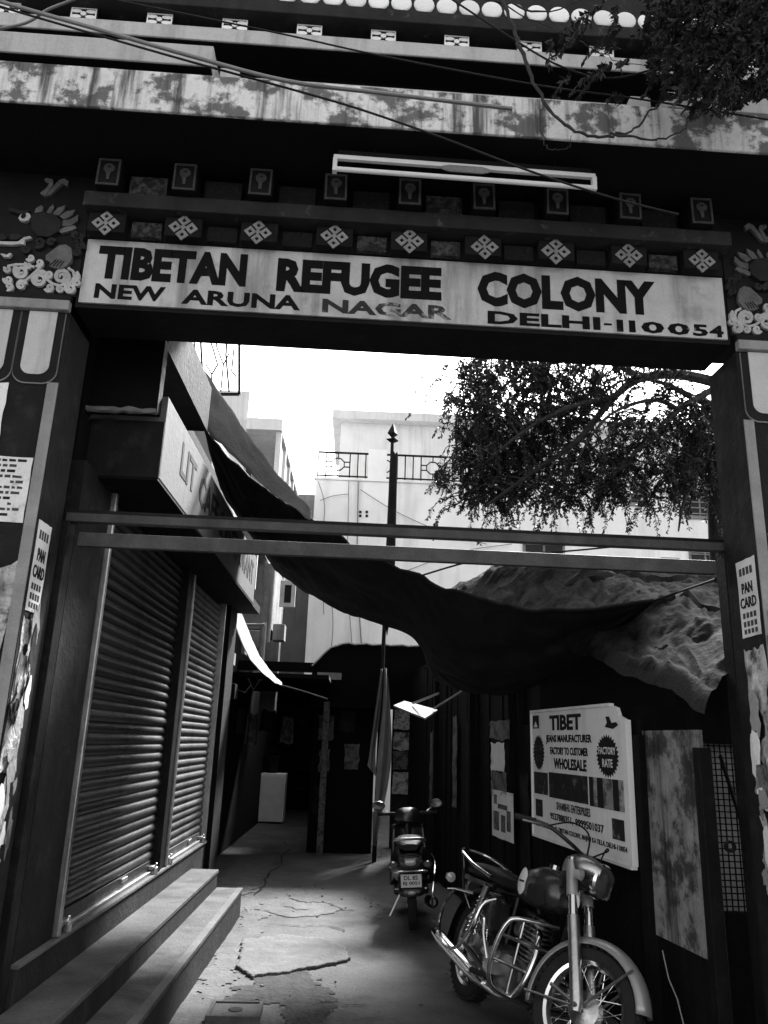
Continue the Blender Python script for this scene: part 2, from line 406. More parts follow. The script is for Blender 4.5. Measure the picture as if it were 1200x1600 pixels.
    # relief panel
gbox('relief_panel', 'paint_black', -2.95, -1.675, -.01, .34, 4.087, 4.88)
gbox('relief_panel', 'paint_black', 2.075, 3.35, -.01, .34, 4.087, 4.88)
gbox('lintel', 'dark_beam', -1.675, 2.075, 0, .34, 4.03, 4.88)
sgn = gbox('sign_panel', 'sign_paint', -1.655, 2.055, -.014, -.001, 4.055, 4.462)
GM = plane((0, -.0145, 0), (1, 0, 0), (0, 0, 1))
def gtext(s, a, b, lo, hi, m='sign_letter', bold=.03, nm='lettering'):
    pa = GP(a[0], a[1], -.015); pb_ = GP(b[0], b[1], -.015)
    return text(s, sgn, m, GM, pa.x, pb_.x, lo, hi, bold, nm, .002)
gtext('TIBETAN', (148, 440), (384, 440), 4.212, 4.424, bold=.055)
gtext('REFUGEE', (432, 440), (690, 440), 4.195, 4.415, bold=.055)
gtext('COLONY', (746, 450), (1024, 460), 4.180, 4.410, bold=.055)
gtext('NEW', (147, 460), (258, 460), 4.085, 4.178, bold=.035)
gtext('ARUNA', (284, 465), (470, 465), 4.080, 4.174, bold=.035)
gtext('NAGAR', (503, 485), (705, 485), 4.078, 4.166, 'sign_letter_worn', bold=.035)
gtext('DELHI', (762, 500), (938, 508), 4.068, 4.150, 'sign_letter', bold=.035)
gtext('-', (944, 510), (956, 510), 4.102, 4.114, 'sign_letter', bold=.035)
for i_, (c_, a_, b_) in enumerate((('1', 964, 974), ('1', 983, 993), ('0', 1002, 1038), ('0', 1043, 1078), ('5', 1082, 1106), ('4', 1108, 1130))): gtext(c_, (a_, 512), (b_, 514), 4.066, 4.142, 'sign_letter', bold=.035)
# lower dentil row with knots
gbox('frieze', 'paint_black', -1.66, 2.06, -.025, -.002, 4.466, 4.585)
knotproto = None; jewproto = None
for i in range(9):
    x = -1.536 + .4296*i
    b = gbox('rafter_end', 'dark_beam', x-.105, x+.105, -.095, -.027, 4.462, 4.588, .004)
    M = plane((x+random.uniform(-.008, .008), -.096, 4.518+random.uniform(-.005, .005)), (1, 0, 1), (-1, 0, 1)) @ Matrix.Rotation(random.uniform(-.06, .06), 4, 'Z') @ Matrix.Scale(random.uniform(.93, 1.05), 4)
    if knotproto is None:
        kb = MB(); q = .027
        for sx in (-1, 1):
            for sy in (-1, 1):
                cx, cy = sx*.033, sy*.033
                for (a0, a1, b0, b1) in ((-q, q, -q, -q+.017), (-q, q, q-.017, q), (-q, -q+.017, -q+.017, q-.017), (q-.017, q, -q+.017, q-.017)):
                    kb.box(cx+a0, cx+a1, cy+b0, cy+b1, 0, .006)
        kb.box(-.013, .013, -.013, .013, 0, .009)
        knotproto = kb.build('knot', 'ornament', b); knotproto.matrix_local = M
    else: inst(knotproto, b, M)
    if i < 8:
        gbox('carved_panel', 'carved' if i in (0, 3, 4, 7) else 'carved_dark', x+.13, x+.30, -.055, -.026, 4.47, 4.565)
gbox('ledge', 'ledge_paint', -1.665, 2.065, -.15, -.001, 4.592, 4.686, .006)
gbox('frieze', 'paint_black', -1.66, 2.06, -.045, -.002, 4.688, 4.876)
for i in range(9):
    x = -1.530 + .4258*i
    b = gbox('rafter_end', 'paint_black', x-.068, x+.068, -.198, -.047, 4.689, 4.868, .003)
    M = plane((x+random.uniform(-.003, .003), -.199, 4.772), (1, 0, 0), (0, 0, 1)) @ Matrix.Rotation(random.uniform(-.03, .03), 4, 'Z')
    if jewproto is None:
        fb = MB()
        for a in ((-.062, .062, .078, .09), (-.062, .062, -.082, -.070), (-.062, -.051, -.070, .078), (.051, .062, -.070, .078)): fb.box(a[0], a[1], a[2], a[3], 0, .006)
        jewf = fb.build('painted_frame', 'ornament_dim', b); jewf.matrix_local = M
        jb = MB()
        jb.prism([(.012*cos(t)-.018, .014*sin(t)*1.6+.03) for t in [2*pi*k/10 for k in range(10)]], Matrix.Identity(4), .004)
        jb.prism([(.013*cos(t)+.02, .014*sin(t)*1.5+.028) for t in [2*pi*k/10 for k in range(10)]], Matrix.Translation((0, 0, .0004)), .0042)
        jb.prism([(-.03, .02), (-.012, -.005), (-.008, -.045), (.008, -.045), (.010, -.004), (.03, .018), (0, .034)], Matrix.Translation((0, 0, .0008)), .0045)
        jb.prism([(.02*cos(t), .009*sin(t)+.05) for t in [2*pi*k/10 for k in range(10)]], Matrix.Translation((0, 0, .0012)), .005)
        jewproto = jb.build('jewel', 'ornament_dim', b); jewproto.matrix_local = M
    else: inst(jewf, b, M); inst(jewproto, b, M)
    if i < 8:
        gbox('carved_panel', 'carved' if i in (0, 4) else 'carved_dark', x+.10, x+.31, -.115, -.046, 4.70, 4.825)
# big slab over the lintel
gbox('slab', 'slab_stained', -3.2, 3.6, -.56, 1.6, 4.888, 5.145, .008)
gbox('soffit_shade', 'plaster_black', -3.2, 3.6, -.545, 1.6, 4.882, 4.887)  # black sheet painting in the shade under the slab
# upper storey of the gate
gbox('upper_wall', 'plaster_black', -3.2, 3.6, .12, 1.4, 5.147, 6.9)
gbox('ledge', 'plaster_light', -3.2, -.965, -.46, .119, 5.305, 5.445, .006)
gbox('kerb', 'plaster_black', -3.2, -.97, -.40, .119, 5.147, 5.299)
gbox('ledge_stub', 'plaster_light', -.94, -.83, -.36, .119, 5.147, 5.40, .006)
gbox('strip_ledge', 'plaster_light', -.80, 1.42, -.32, .119, 5.30, 5.385, .004)
gbox('ledge_stub', 'plaster_light', 1.43, 1.55, -.36, .119, 5.147, 5.41, .006)
gbox('ledge', 'plaster_light', 1.62, 3.6, -.42, .119, 5.29, 5.40, .006)
gbox('ledge', 'plaster_light', -3.2, 3.6, -.11, .119, 5.852, 5.955, .006)
gbox('soffit_shade', 'plaster_black', -3.2, 3.6, -.10, .119, 5.845, 5.851)  # thin black sheet, shade under the light ledge put in as colour
gbox('soffit_shade', 'plaster_black', -3.2, -.97, -.45, .119, 5.300, 5.3045)  # same painted shade below the left ledge
gbox('frieze', 'paint_black', -3.2, 3.6, -.02, .118, 5.957, 6.054)
fl = None
for i in range(-2, 9):
    x = -1.407 + .464*i
    b = gbox('rafter_end', 'paint_black', x-.085, x+.085, -.085, -.021, 5.958, 6.053)
    M = plane((x, -.0855, 6.006), (1, 0, 0), (0, 0, 1))
    if fl is None:
        f_ = MB()
        for k in range(4):
            a = pi/4+k*pi/2
            f_.prism([(.055*cos(a)*1.15+.022*cos(t)*1.5, .03*sin(a)+.014*sin(t)) for t in [2*pi*j/9 for j in range(9)]], Matrix.Translation((0, 0, .0005*k)), .004)
        f_.prism([(.018*cos(t), .016*sin(t)) for t in [2*pi*j/9 for j in range(9)]], Matrix.Translation((0, 0, .001)), .008)
        for a in ((-.078, .078, .040, .047), (-.078, .078, -.047, -.040), (-.078, -.07, -.04, .04), (.07, .078, -.04, .04)): f_.box(a[0], a[1], a[2], a[3], 0, .004)
        fl = f_.build('flower', 'disc_white', b); fl.matrix_local = M
    else: inst(fl, b, M)
gbox('ledge', 'ledge_paint', -3.2, 3.6, -.16, .119, 6.056, 6.152, .006)
gbox('parapet', 'ledge_paint', -3.2, 3.6, -.13, .119, 6.154, 6.62)
dk = None
for i in range(25):
    x = -1.35 + .144*i; M = plane((x, -.131, 6.232), (1, 0, 0), (0, 0, 1))
    if dk is None:
        dk = MB().lathe([(0, .012), (.055, .012), (.064, .006), (.066, 0)], 18).build('disc', 'disc_white', gate, smooth=True); dk.matrix_local = M
    else: inst(dk, gate, M)

# painted relief of the guardian face, scrolls and flames (left half shows; mirrored on the right pillar)
def spiral(c, r0, r1, a0, turns, n=22):
    return [(c[0]+(r0+(r1-r0)*t/n)*cos(a0+turns*2*pi*t/n), c[1]+(r0+(r1-r0)*t/n)*sin(a0+turns*2*pi*t/n)) for t in range(n+1)]
def ribbon(mb, pts, wd, M, t):
    L = []; R_ = []
    for i, p in enumerate(pts):
        a = Vector(pts[max(i-1, 0)]); b = Vector(pts[min(i+1, len(pts)-1)]); d = (b-a).normalized(); n = Vector((-d.y, d.x)); ww = wd(i/(len(pts)-1)) if callable(wd) else wd
        L.append((p[0]+n.x*ww, p[1]+n.y*ww)); R_.append((p[0]-n.x*ww, p[1]-n.y*ww))
    for i in range(len(pts)-1):
        mb.prism([R_[i], R_[i+1], L[i+1], L[i]], M, t)
def zp(zx, zy):           # detail-crop pixel to gate-local (x, z)
    p = GP(zx/7.62, 270+zy/7.62, -.012); return (p.x, p.z)
def face(mirror, par):
    f = (lambda p: (2*.205-p[0], p[1])) if mirror else (lambda p: p)
    M = plane((0, -.0105, 0), (1, 0, 0), (0, 0, 1)); root = gate
    def poly(name, P, m, t):
        Q = [f(zp(*q)) for q in P]
        if mirror: Q = Q[::-1]
        return MB().prism(Q, M, t).build(name, m, root)
    def sc(c, r0, r1, a0, turns, wd, m='relief_white', t=.02, tail=None):
        P = spiral(c, r0, r1, a0, turns)
        if tail: P = P + tail
        Q = [f(zp(*q)) for q in P]; mb = MB(); k = .0032/1.9
        ribbon(mb, Q, lambda s: wd*k*.62*(.35+.65*s), M, t); mb.build('scroll', m, root)
    rr = [(480,1280,18,100,.5,1.9,16,None),(740,1255,14,95,2.6,1.8,16,None),(262,1190,12,80,.2,1.6,15,None),(480,1090,8,45,0,1.4,11,None),
          (110,1290,8,48,1,1.4,12,None),(265,1355,8,55,3,1.5,13,None),(600,1385,8,48,.4,1.4,12,None),(730,1400,8,40,2,1.4,11,None),
          (850,1390,10,60,.6,1.5,13,None),(930,1320,8,50,3,1.3,12,None),(105,1165,8,38,2,1.3,11,None),(590,1225,8,45,1,1.3,12,None),
          (375,1030,6,40,1,1.3,11,None),(120,1370,8,45,.2,1.3,12,None),(350,1120,6,42,2.2,1.3,11,None), (870,1230,60,75,-.6,.35,24,None)]
    for a in rr: sc((a[0], a[1]), a[2], a[3], a[4], a[5], a[6]*.9, t=.016+.004*random.random())
    for P in ([(500,1135),(420,1210),(330,1290),(220,1350)], [(820,1150),(880,1190),(895,1260),(850,1330),(790,1380)], [(560,1280),(640,1340),(720,1360),(790,1340)], [(100,1130),(200,1110),(330,1110),(420,1140)]):
        mb = MB(); Q = [f(zp(*q)) for q in P]; ribbon(mb, Q, .0075, M, .018); mb.build('scroll', 'relief_white', root)
    poly('paw', [(560,1010),(640,950),(720,890),(800,880),(860,920),(875,1000),(860,1080),(800,1140),(740,1170),(660,1160),(600,1130),(620,1090),(560,1060)], 'relief_grey', .024)
    for k in range(4):
        mb = MB(); Q = [f(zp(*q)) for q in [(610+k*38, 1130+k*8), (650+k*35, 1095+k*4), (690+k*30, 1060+k*8)]]; ribbon(mb, Q, .0022, M, .027); mb.build('claw_line', 'paint_black', root)
    for P in ([(420,500),(440,450),(500,410),(530,430),(510,490)], [(560,500),(600,440),(645,395),(655,440),(610,510)], [(630,520),(700,440),(790,410),(770,470),(710,530)],
              [(720,540),(800,480),(905,465),(870,530),(780,580)], [(760,590),(850,580),(940,520),(940,590),(860,650),(750,660)], [(700,710),(780,670),(900,650),(925,680),(860,710),(740,740)]):
        poly('flame', P, 'relief_grey', .02)
    poly('cheek', [(400,520),(560,500),(680,530),(755,620),(720,720),(600,790),(460,780),(400,700),(380,600)], 'relief_dark', .026)
    for c in ((480,850,60),(620,850,40),(960,820,60),(900,770,45),(960,900,50),(930,960,45),(330,930,45)):
        sc(c[:2], 8, c[2], random.random()*6, 1.3, 13, 'relief_dark', .022)
    poly('brow', [(360,470),(250,470),(120,430),(120,480),(240,510),(330,505)], 'relief_dark', .02)
    e = poly('eye', [(232,560),(260,520),(320,497),(365,510),(382,545),(350,590),(300,602),(250,590)], 'relief_white', .02)
    poly('pupil', [(262,545),(285,512),(320,505),(325,540),(305,568),(275,570)], 'paint_black', .023)
    poly('lip', [(-40,835),(120,842),(230,840),(300,790),(370,775),(395,800),(310,820),(300,880),(260,870),(160,880),(-40,870)], 'relief_white', .02)
    poly('tooth', [(15,985),(60,985),(90,1000),(130,975),(155,985),(120,1025),(60,1025)], 'relief_white', .02)
    poly('nose', [(-40,760),(40,740),(100,790),(60,820),(-40,820)], 'relief_dark', .02)
    poly('nose', [(130,760),(220,745),(280,780),(220,820),(140,820)], 'relief_dark', .022)
    for P in ([(490,265),(560,210),(600,150),(540,110),(560,85),(640,100),(645,160),(590,240),(545,300)], [(550,300),(640,190),(720,110),(780,92),(830,130),(810,185),(760,150),(680,220),(610,290)]):
        poly('horn', P, 'relief_grey', .02)
face(False, pl); face(True, pr)

# posters and stickers on the pillars
PF = plane((0, -.0085, 0), (1, 0, 0), (0, 0, 1)); PF1 = plane((0, -.003, 0), (1, 0, 0), (0, 0, 1))
def poster(label, P, m, M=PF1, th=.004, cat='poster', name='poster', group=None):
    c = sum((Vector((q[0], 0, q[1])) for q in P), Vector())/len(P)
    t = thing(name, label, cat, XF['gate'] @ M @ Vector((c.x, c.z, 0)), GA, group)
    mb = MB().prism(P, XF['gate'] @ M, th); mb.build('sheet', m, t, w=True); return t
def printed(label, x0, x1, z0, z1, rows, seed):
    r_ = random.Random(seed); t = poster(label, torn(x0, x1, z0, z1, .004, 6, seed), 'paper')
    M = XF['gate'] @ PF1 @ Matrix.Translation((0, 0, .0042)); h = (z1-z0)/(rows+1)
    for i in range(rows):
        z = z1-h*(i+.9); mb = MB(); x = x0+.03
        while x < x1-.05:
            w_ = r_.uniform(.012, .06)
            if r_.random() < .82: mb.prism([(x, z), (min(x+w_, x1-.03), z), (min(x+w_, x1-.03), z+h*.5*r_.uniform(.7, 1.1)), (x, z+h*.5)], M, .001)
            x += w_+.010
        mb.build('print_line', r_.choice(['ink', 'ink_grey', 'ink_grey']), t, w=True)['kind'] = 'stuff'
    return t
printed('small white notice at the frame edge below the left petals', -2.3, -1.955, 3.20, 3.545, 7, 1)
printed('white printed handbill on the left pillar above the peeled paper', -2.3, -1.76, 2.77, 3.125, 11, 2)
poster('peeled white paper scraps on the left pillar below the handbill', [(-2.4,2.62),(-2.05,2.70),(-1.93,2.60),(-1.86,2.52),(-1.78,2.55),(-1.72,2.60),(-1.735,2.40),(-1.77,2.1),(-1.85,2.0),(-1.79,1.8),(-1.9,1.72),(-2.4,1.7)], 'paper_peel')
tlp_ = poster('tattered lowest poster remains on the left pillar', torn(-2.5, -1.755, .9, 1.70, .03, 9, 4), 'paper_peel')
poster('torn pale poster at the frame edge on the right pillar', torn(2.16, 2.6, 1.75, 2.60, .03, 9, 6), 'paper_peel')
trp_ = poster('shredded black and white poster low on the right pillar', torn(2.112, 2.7, .8, 1.70, .03, 9, 7), 'paper_peel')
printed('white notice taped beside the right pillar edge strip', 2.175, 2.6, 2.64, 2.90, 6, 8)
def scraps(t, x0, x1, z0, z1, n, seed, PM=None, kk=1.):
    r_ = random.Random(seed)
    for k in range(n):
        w_ = kk*r_.uniform(.05, .2); h_ = r_.uniform(.05, .24); cx = r_.uniform(x0, x1-w_*.6); cz = r_.uniform(z0, z1)
        P = [(cx+w_*.5*cos(a)*r_.uniform(.55, 1.3), cz+h_*.5*sin(a)*r_.uniform(.55, 1.3)) for a in [2*pi*j/11 for j in range(11)]]
        P = [(min(p[0], x1), p[1]) for p in P]
        MB().prism(P, XF['gate'] @ (PM or plane((0, -.004, 0), (1, 0, 0), (0, 0, 1))) @ Matrix.Translation((0, 0, .0012*k)), .003).build('scrap', r_.choice(['paper', 'paper', 'paper_mid', 'paper_mid', 'paper_dim', 'plaster_black', 'plaster_dark']), t, w=True)
scraps(tlp_, -2.3, -1.755, .9, 2.55, 34, 1); scraps(trp_, 2.17, 2.6, .8, 2.5, 34, 2)
def pan(label, x, sg, y0, y1, z0, z1, skew):
    t = thing('sticker', label, 'sticker', XF['gate'] @ Vector((x, (y0+y1)/2, z0)), GA)
    M = plane((x+.003*sg, y0 if sg < 0 else y0, z0), (0, 1, 0), (0, 0, 1)) if sg < 0 else plane((x, y1, z0), (0, -1, 0), (0, 0, 1))
    if sg > 0: M = plane((x+.001, y0, z0), (0, 1, 0), (0, 0, 1))
    else: M = plane((x-.001, y1, z0), (0, -1, 0), (0, 0, 1))
    W = y1-y0; H = z1-z0
    I = XF[t.name].inverted() @ XF['gate'] @ M
    P = torn(0, W, 0, H, .004, 5, 3)
    sh = MB().prism(P, I, .003).build('sheet', 'paper', t)
    M2 = I @ Matrix.Translation((0, 0, .0032))
    text('PAN', t, 'ink', M2, W*.22, W*.78, H*.56, H*.70, .02)
    text('CARD', t, 'ink', M2, W*.08, W*.92, H*.37, H*.51, .02)
    for a, b in ((.80, .90), (.24, .31), (.13, .20), (.04, .10)):
        for k in range(4):
            xx = W*(.14+.19*k); MB().prism([(xx, H*a), (xx+W*.13, H*a), (xx+W*.13, H*b), (xx, H*b)], M2, .001).build('print_mark', 'ink_grey', t)
pan('tilted white PAN CARD sticker on the left gate jamb', XL, 1, .02, .20, 2.33, 2.80, 0)
pan('white PAN CARD sticker on the right gate jamb', XR, -1, .02, .22, 2.36, 2.78, 0)
for x, sg, lab in ((XL, 1, 'peeling paper strips on the left jamb under the PAN CARD sticker'), (XR, -1, 'torn paper strips on the right jamb under the PAN CARD sticker')):
    t = thing('poster', lab, 'poster', XF['gate'] @ Vector((x, .1, 1.2)), GA)
    M = plane((x+.001*sg, 0 if sg > 0 else .24, 0), (0, 1 if sg > 0 else -1, 0), (0, 0, 1))
    MB().prism(torn(.02, .22, 1.55, 2.30, .018, 9, 11), XF['gate'] @ M, .003).build('sheet', 'paper_peel', t, w=True)
    MB().prism(torn(.03, .19, .9, 1.45, .02, 9, 12), XF['gate'] @ M, .003).build('sheet', 'paper_peel', t, w=True)
    scraps(t, .03, .23, .9, 2.28, 26, 20+sg, M @ Matrix.Translation((0, 0, .003)), .6)

# unlit fluorescent batten under the slab
tl = thing('tube_light', 'long unlit fluorescent tube fitting hanging under the gate slab', 'lamp', XF['gate'] @ Vector((.457, -.41, 4.72)), GA, R=Matrix.Rotation(GA, 3, 'Z') @ Matrix.Rotation(radians(.5), 3, 'Y'))
MB().box(-.722, .722, -.012, .012, .058, .085).build('batten', 'tube_white', tl, bevel=.003)
MB().box(-.70, .70, -.006, .03, .086, .118).build('housing', 'paint_black', tl)
MB().tube([(-.70, -.012, -.012), (.70, -.012, -.012)], .014, 10).build('tube', 'tube_white', tl, smooth=True)
for x in (-.712, .712): MB().box(x-.012, x+.012, -.024, .012, -.028, .057).build('lamp_holder', 'tube_white', tl, bevel=.003)
MB().loft([((-.13, -.016, .045), .004, .012), ((-.09, -.018, .042), .012, .022), ((.09, -.018, .042), .012, .022), ((.13, -.016, .045), .004, .012)], 10).build('ballast_cover', 'ornament', tl, smooth=True)
for x in (-.5, .5): MB().tube([(x, .01, .117), (x, .01, .165)], .006, 6).build('hanger', 'iron_dark', tl)

# ================================================================== steel frame with two rails in the opening
fr = thing('steel_frame', 'dark steel portal frame with two crossing rails inside the gate', 'gate frame', (0.15, 4.42, 0), GA)
def fb(name, m, *a, bevel=.004): return MB().box(*a).build(name, m, fr, bevel=bevel)
xa, xb = -1.87, 2.0
r1 = fb('rail', 'iron_rail', xa+.02, xb+.03, -.03, .03, 2.895, 2.960)
MB().box(xa+.02, xb+.03, -.034, -.031, 2.945, 2.962).build('rail_lip', 'iron_dark', r1)
fb('rail', 'iron_rail', xa+.10, xb-.09, -.022, .022, 2.755, 2.835)
for sx, x0 in ((-1, xa), (1, xb)):
    for k, (o, wd, dp) in enumerate(((-.085, .05, .05), (-.015, .045, .03), (.05, .05, .055))):
        c = x0 + sx*(.02) - sx*o
        fb('post', 'iron_post' if k != 1 else 'iron_dark', c-wd/2, c+wd/2, -dp, dp, 0, 2.893)
MB().lathe([(.018, -.012), (.03, -.012), (.03, .012), (.018, .012), (.018, -.012)], 14, plane((xb-.155, -.03, 1.28), (1, 0, 0), (0, 0, 1))).build('latch_ring', 'iron_dark', fr)

# ================================================================== LEFT SHOP
shop = thing('shop', 'shuttered shop building along the left of the lane with long signboard', 'shop', (-1.70, 7.2, 0))
def sb(name, m, x0, x1, y0, y1, z0, z1, bevel=0, parent=None): return MB().box(x0, x1, y0, y1, z0, z1).build(name, m, parent or shop, w=True, bevel=bevel)
sb('wall', 'plaster_black', -6, -1.76, 4.5, 10.1, 0, 4.6)
sb('plinth', 'riser', -1.759, -1.655, 4.46, 9.62, 0, .60)
sb('sill', 'concrete', -1.757, -1.64, 4.46, 9.62, .602, .625, .004)
sb('pier', 'plaster_dark', -1.759, -1.675, 4.46, 4.99, .627, 3.30)
sb('pier', 'iron_dark', -1.759, -1.665, 7.42, 7.66, .627, 3.30)
sb('corner_post', 'plaster_black', -1.80, -1.60, 9.64, 10.15, 0, 3.60)
for (y, m) in ((5.03, 'galv'), (7.40, 'iron_post'), (7.68, 'galv'), (9.55, 'galv')):
    sb('shutter_track', m, -1.742, -1.645, y-.022, y+.022, .628, 3.30, .006)
# slats
def slat_mesh(length):
    mb = MB(); prof = []
    for i in range(9):
        t = i/8; prof.append((.016*sin(pi*t)-.004*(1 if i in (0, 8) else 0), t*.066))
    prof.append((-.006, .072))
    vs = [(x, y, z) for y in (-length/2, length/2) for x, z in prof]; n = len(prof)
    fs = [(i, i+1, n+i+1, n+i) for i in range(n-1)]
    mb.add(vs, fs); return mb
for (y0, y1, m, nm) in ((5.055, 7.375, 'shutter', 'roller'), (7.705, 9.525, 'shutter_lit', 'roller')):
    sh = thing('roller_shutter', {'shutter': 'dark ribbed roller shutter, nearer one of the closed pair', 'shutter_lit': 'ribbed roller shutter coloured paler for caught light, farther one of the closed pair'}[m], 'shutter', (-1.715, (y0+y1)/2, .63), 0, 'closed roller shutters')
    proto = None; rr = random.Random(int(y0*10))
    for k in range(36):
        M = Matrix.Translation((rr.uniform(-.004, .003), 0, .105+k*.0725+rr.uniform(-.002, .002))) @ Matrix.Rotation(rr.uniform(-.07, .07), 4, 'Y') @ Matrix.Rotation(rr.uniform(-.0022, .0022), 4, 'X')
        if proto is None: proto = slat_mesh(y1-y0).build('slat', m, sh, smooth=True); proto.matrix_local = M
        else: inst(proto, sh, M)
    MB().box(-.012, .014, -(y1-y0)/2, (y1-y0)/2, .0, .10).build('bottom_plate', m, sh, bevel=.003)
    MB().box(-.012, .04, -(y1-y0)/2, (y1-y0)/2, -.004, .022).build('bottom_bar', 'galv', sh, bevel=.004)
    for yy in (-(y1-y0)/2+.12, (y1-y0)/2-.10):
        lk = MB().box(.015, .05, yy-.06, yy+.06, .03, .06).build('hasp', 'galv', sh, bevel=.004)
        MB().obox((.065, yy, .02), (.03, .055, .06)).build('padlock', 'chrome_dull', lk, bevel=.008)
        MB().tube([(.065, yy-.018, .05)]+[(.065, yy-.018*cos(a), .06+.02*sin(a)) for a in (0, .6, 1.2, 1.57, 2, 2.6, 3.14)]+[(.065, yy+.018, .05)], .004, 6).build('shackle', 'chrome', lk, smooth=True)
    MB().obox((.022, .25, .075), (.02, .14, .03)).build('handle', 'galv', sh, bevel=.004)
# steps
st = thing('steps', 'two long concrete steps with dark risers before the shutters', 'steps', (-1.4, 6.7, 0))
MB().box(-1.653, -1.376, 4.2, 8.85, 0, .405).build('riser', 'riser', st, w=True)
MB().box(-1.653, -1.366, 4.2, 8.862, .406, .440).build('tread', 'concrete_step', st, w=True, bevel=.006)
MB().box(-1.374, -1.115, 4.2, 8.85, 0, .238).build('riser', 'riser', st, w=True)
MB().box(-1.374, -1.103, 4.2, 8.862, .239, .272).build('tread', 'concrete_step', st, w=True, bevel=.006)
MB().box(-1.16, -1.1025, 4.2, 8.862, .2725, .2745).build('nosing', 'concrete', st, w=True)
# fascia, signboard
sb('canopy_slab', 'plaster_black', -1.78, -1.34, 4.72, 10.3, 3.302, 3.40)
sb('wall_upper', 'plaster_dark', -6, -1.95, 5.5, 10.1, 4.602, 5.0)
cs = thing('signboard', 'long white cafe signboard with dark letters above the left shutters', 'signboard', (-1.45, 7.0, 3.28))
MB().box(-1.60, -1.30, 4.70, 9.35, 3.285, 3.84).build('box', 'cafe_white', cs, w=True, bevel=.006)
MB().box(-2.35, -1.302, 4.688, 4.699, 3.285, 3.66).build('end_panel', 'plaster_dark', cs, w=True)
MB().box(-2.35, -1.304, 4.69, 9.345, 3.268, 3.284).build('underside', 'plaster_black', cs, w=True)  # black sheet standing in for shade below the sign box
CM = XF[cs.name].inverted() @ plane((-1.2995, 0, 3.285), (0, 1, 0), (0, 0, 1))
text('LIT', cs, 'ink', CM, 5.20, 5.70, .20, .44, .02)
text('CAFE', cs, 'ink', CM, 5.86, 6.70, .19, .44, .02)
text('&', cs, 'ink', CM, 6.82, 7.0, .19, .42, .02)
text('RESTAURANT', cs, 'ink', CM, 7.12, 9.15, .18, .44, .02)
# covered balcony box above the signboard
bb = thing('balcony_box', 'dark covered balcony box with ragged pale lower edge above the signboard', 'balcony', (-1.8, 4.7, 3.69))
MB().box(-2.5, -1.335, 4.60, 4.685, 3.69, 4.20).build('panel', 'plaster_black', bb, w=True)
MB().box(-2.6, -1.36, 4.75, 6.2, 4.205, 4.60).build('upper_panel', 'plaster_dark', bb, w=True)
for k in range(2):
    mb = MB(); rr = random.Random(k+3)
    def ed(u, v, k=k, rr=rr):
        x = -2.45+1.12*u; a = v*2*pi
        return Vector((x, 4.585-.02*k+.014*cos(a)*(1+.9*noise.noise(Vector((x*14, k*4, v*3)))), 3.678+.02*noise.noise(Vector((x*9, k, 1)))+.016*sin(a)*(1+.9*noise.noise(Vector((x*17, k*3, v*3))))))
    mb.grid(ed, 60, 8).build('ragged_hem', 'cloth_white', bb, w=True)
# rolled grey cloth strip lying on the shop parapet
# ================================================================== LEFT, FARTHER: neighbouring house with bay, pipes, awning
nh = thing('house', 'narrow dark house beyond the shutters with white framed bay window', 'house', (-2.2, 13, 0))
def hb(name, m, *a, bevel=0, parent=None): return MB().box(*a).build(name, m, parent or nh, w=True, bevel=bevel)
hb('wall', 'building_dark', -7, -2.05, 10.35, 20.5, 0, 5.0)
hb('wall_upper', 'building_grey', -7, -2.3, 11.0, 15.9, 5.002, 6.2)
by = hb('bay', 'plaster_mid', -2.049, -1.55, 13.6, 15.2, 3.55, 4.7)
p0 = at(437, 948, 13.58); p1 = at(462, 908, 13.58)
wn = hb('window', 'paint_white', p0.x-.01, p1.x+.01, 13.55, 13.6, p0.z, p1.z, parent=nh, bevel=.004)
MB().box(p0.x+.07, p1.x-.06, 13.54, 13.552, p0.z+.07, p1.z-.08).build('pane', 'window_dark', wn, w=True)
hb('balcony_slab', 'plaster_mid', -2.3, -1.7, 12.2, 14.9, 4.75, 4.95)
for k in range(5): hb('louvre', 'paint_white', -1.98, -1.75, 12.32, 12.36, 4.30+.075*k, 4.335+.075*k)
hb('louvre_frame', 'paint_white', -1.745, -1.70, 12.3, 12.36, 4.0, 4.70)
for (px, y, z0, z1, rr_) in ((422, 12.5, 3.2, 4.6, .035), (414, 12.4, 2.6, 3.5, .05)):
    q = at(px, 950, y); MB().tube([(q.x, y, z0), (q.x, y, z1)], rr_, 10).build('pipe', 'paint_border', nh, w=True, smooth=True)
q0 = at(380, 977, 12.2); q1 = at(414, 976, 12.2)
MB().tube([q0, q1], .025, 8).build('pipe', 'paint_border', nh, w=True, smooth=True)
for (a, b, yy, m) in (((386, 985), (412, 1012), 12.6, 'building_grey'), ((425, 975), (445, 1000), 12.7, 'plaster_mid'), ((355, 1018), (364, 1038), 11.2, 'plaster_light'), ((376, 1000), (384, 1022), 12, 'plaster_mid'), ((350, 1068), (368, 1092), 11.5, 'plaster_dark')):
    s0 = at(a[0], b[1], yy); s1 = at(b[0], a[1], yy); hb('wall_box', m, s0.x, s1.x, yy, yy+.3, s0.z, s1.z, bevel=.01)
mb = MB()
for P in ([(365, 1075), (383, 1082), (392, 1070)], [(384, 1052), (396, 1078), (406, 1062)], [(384, 1053), (405, 1050)]):
    mb.tube([at(x, y, 12.3) for x, y in P], .014, 6)
mb.build('bracket', 'plaster_mid', nh, w=True)
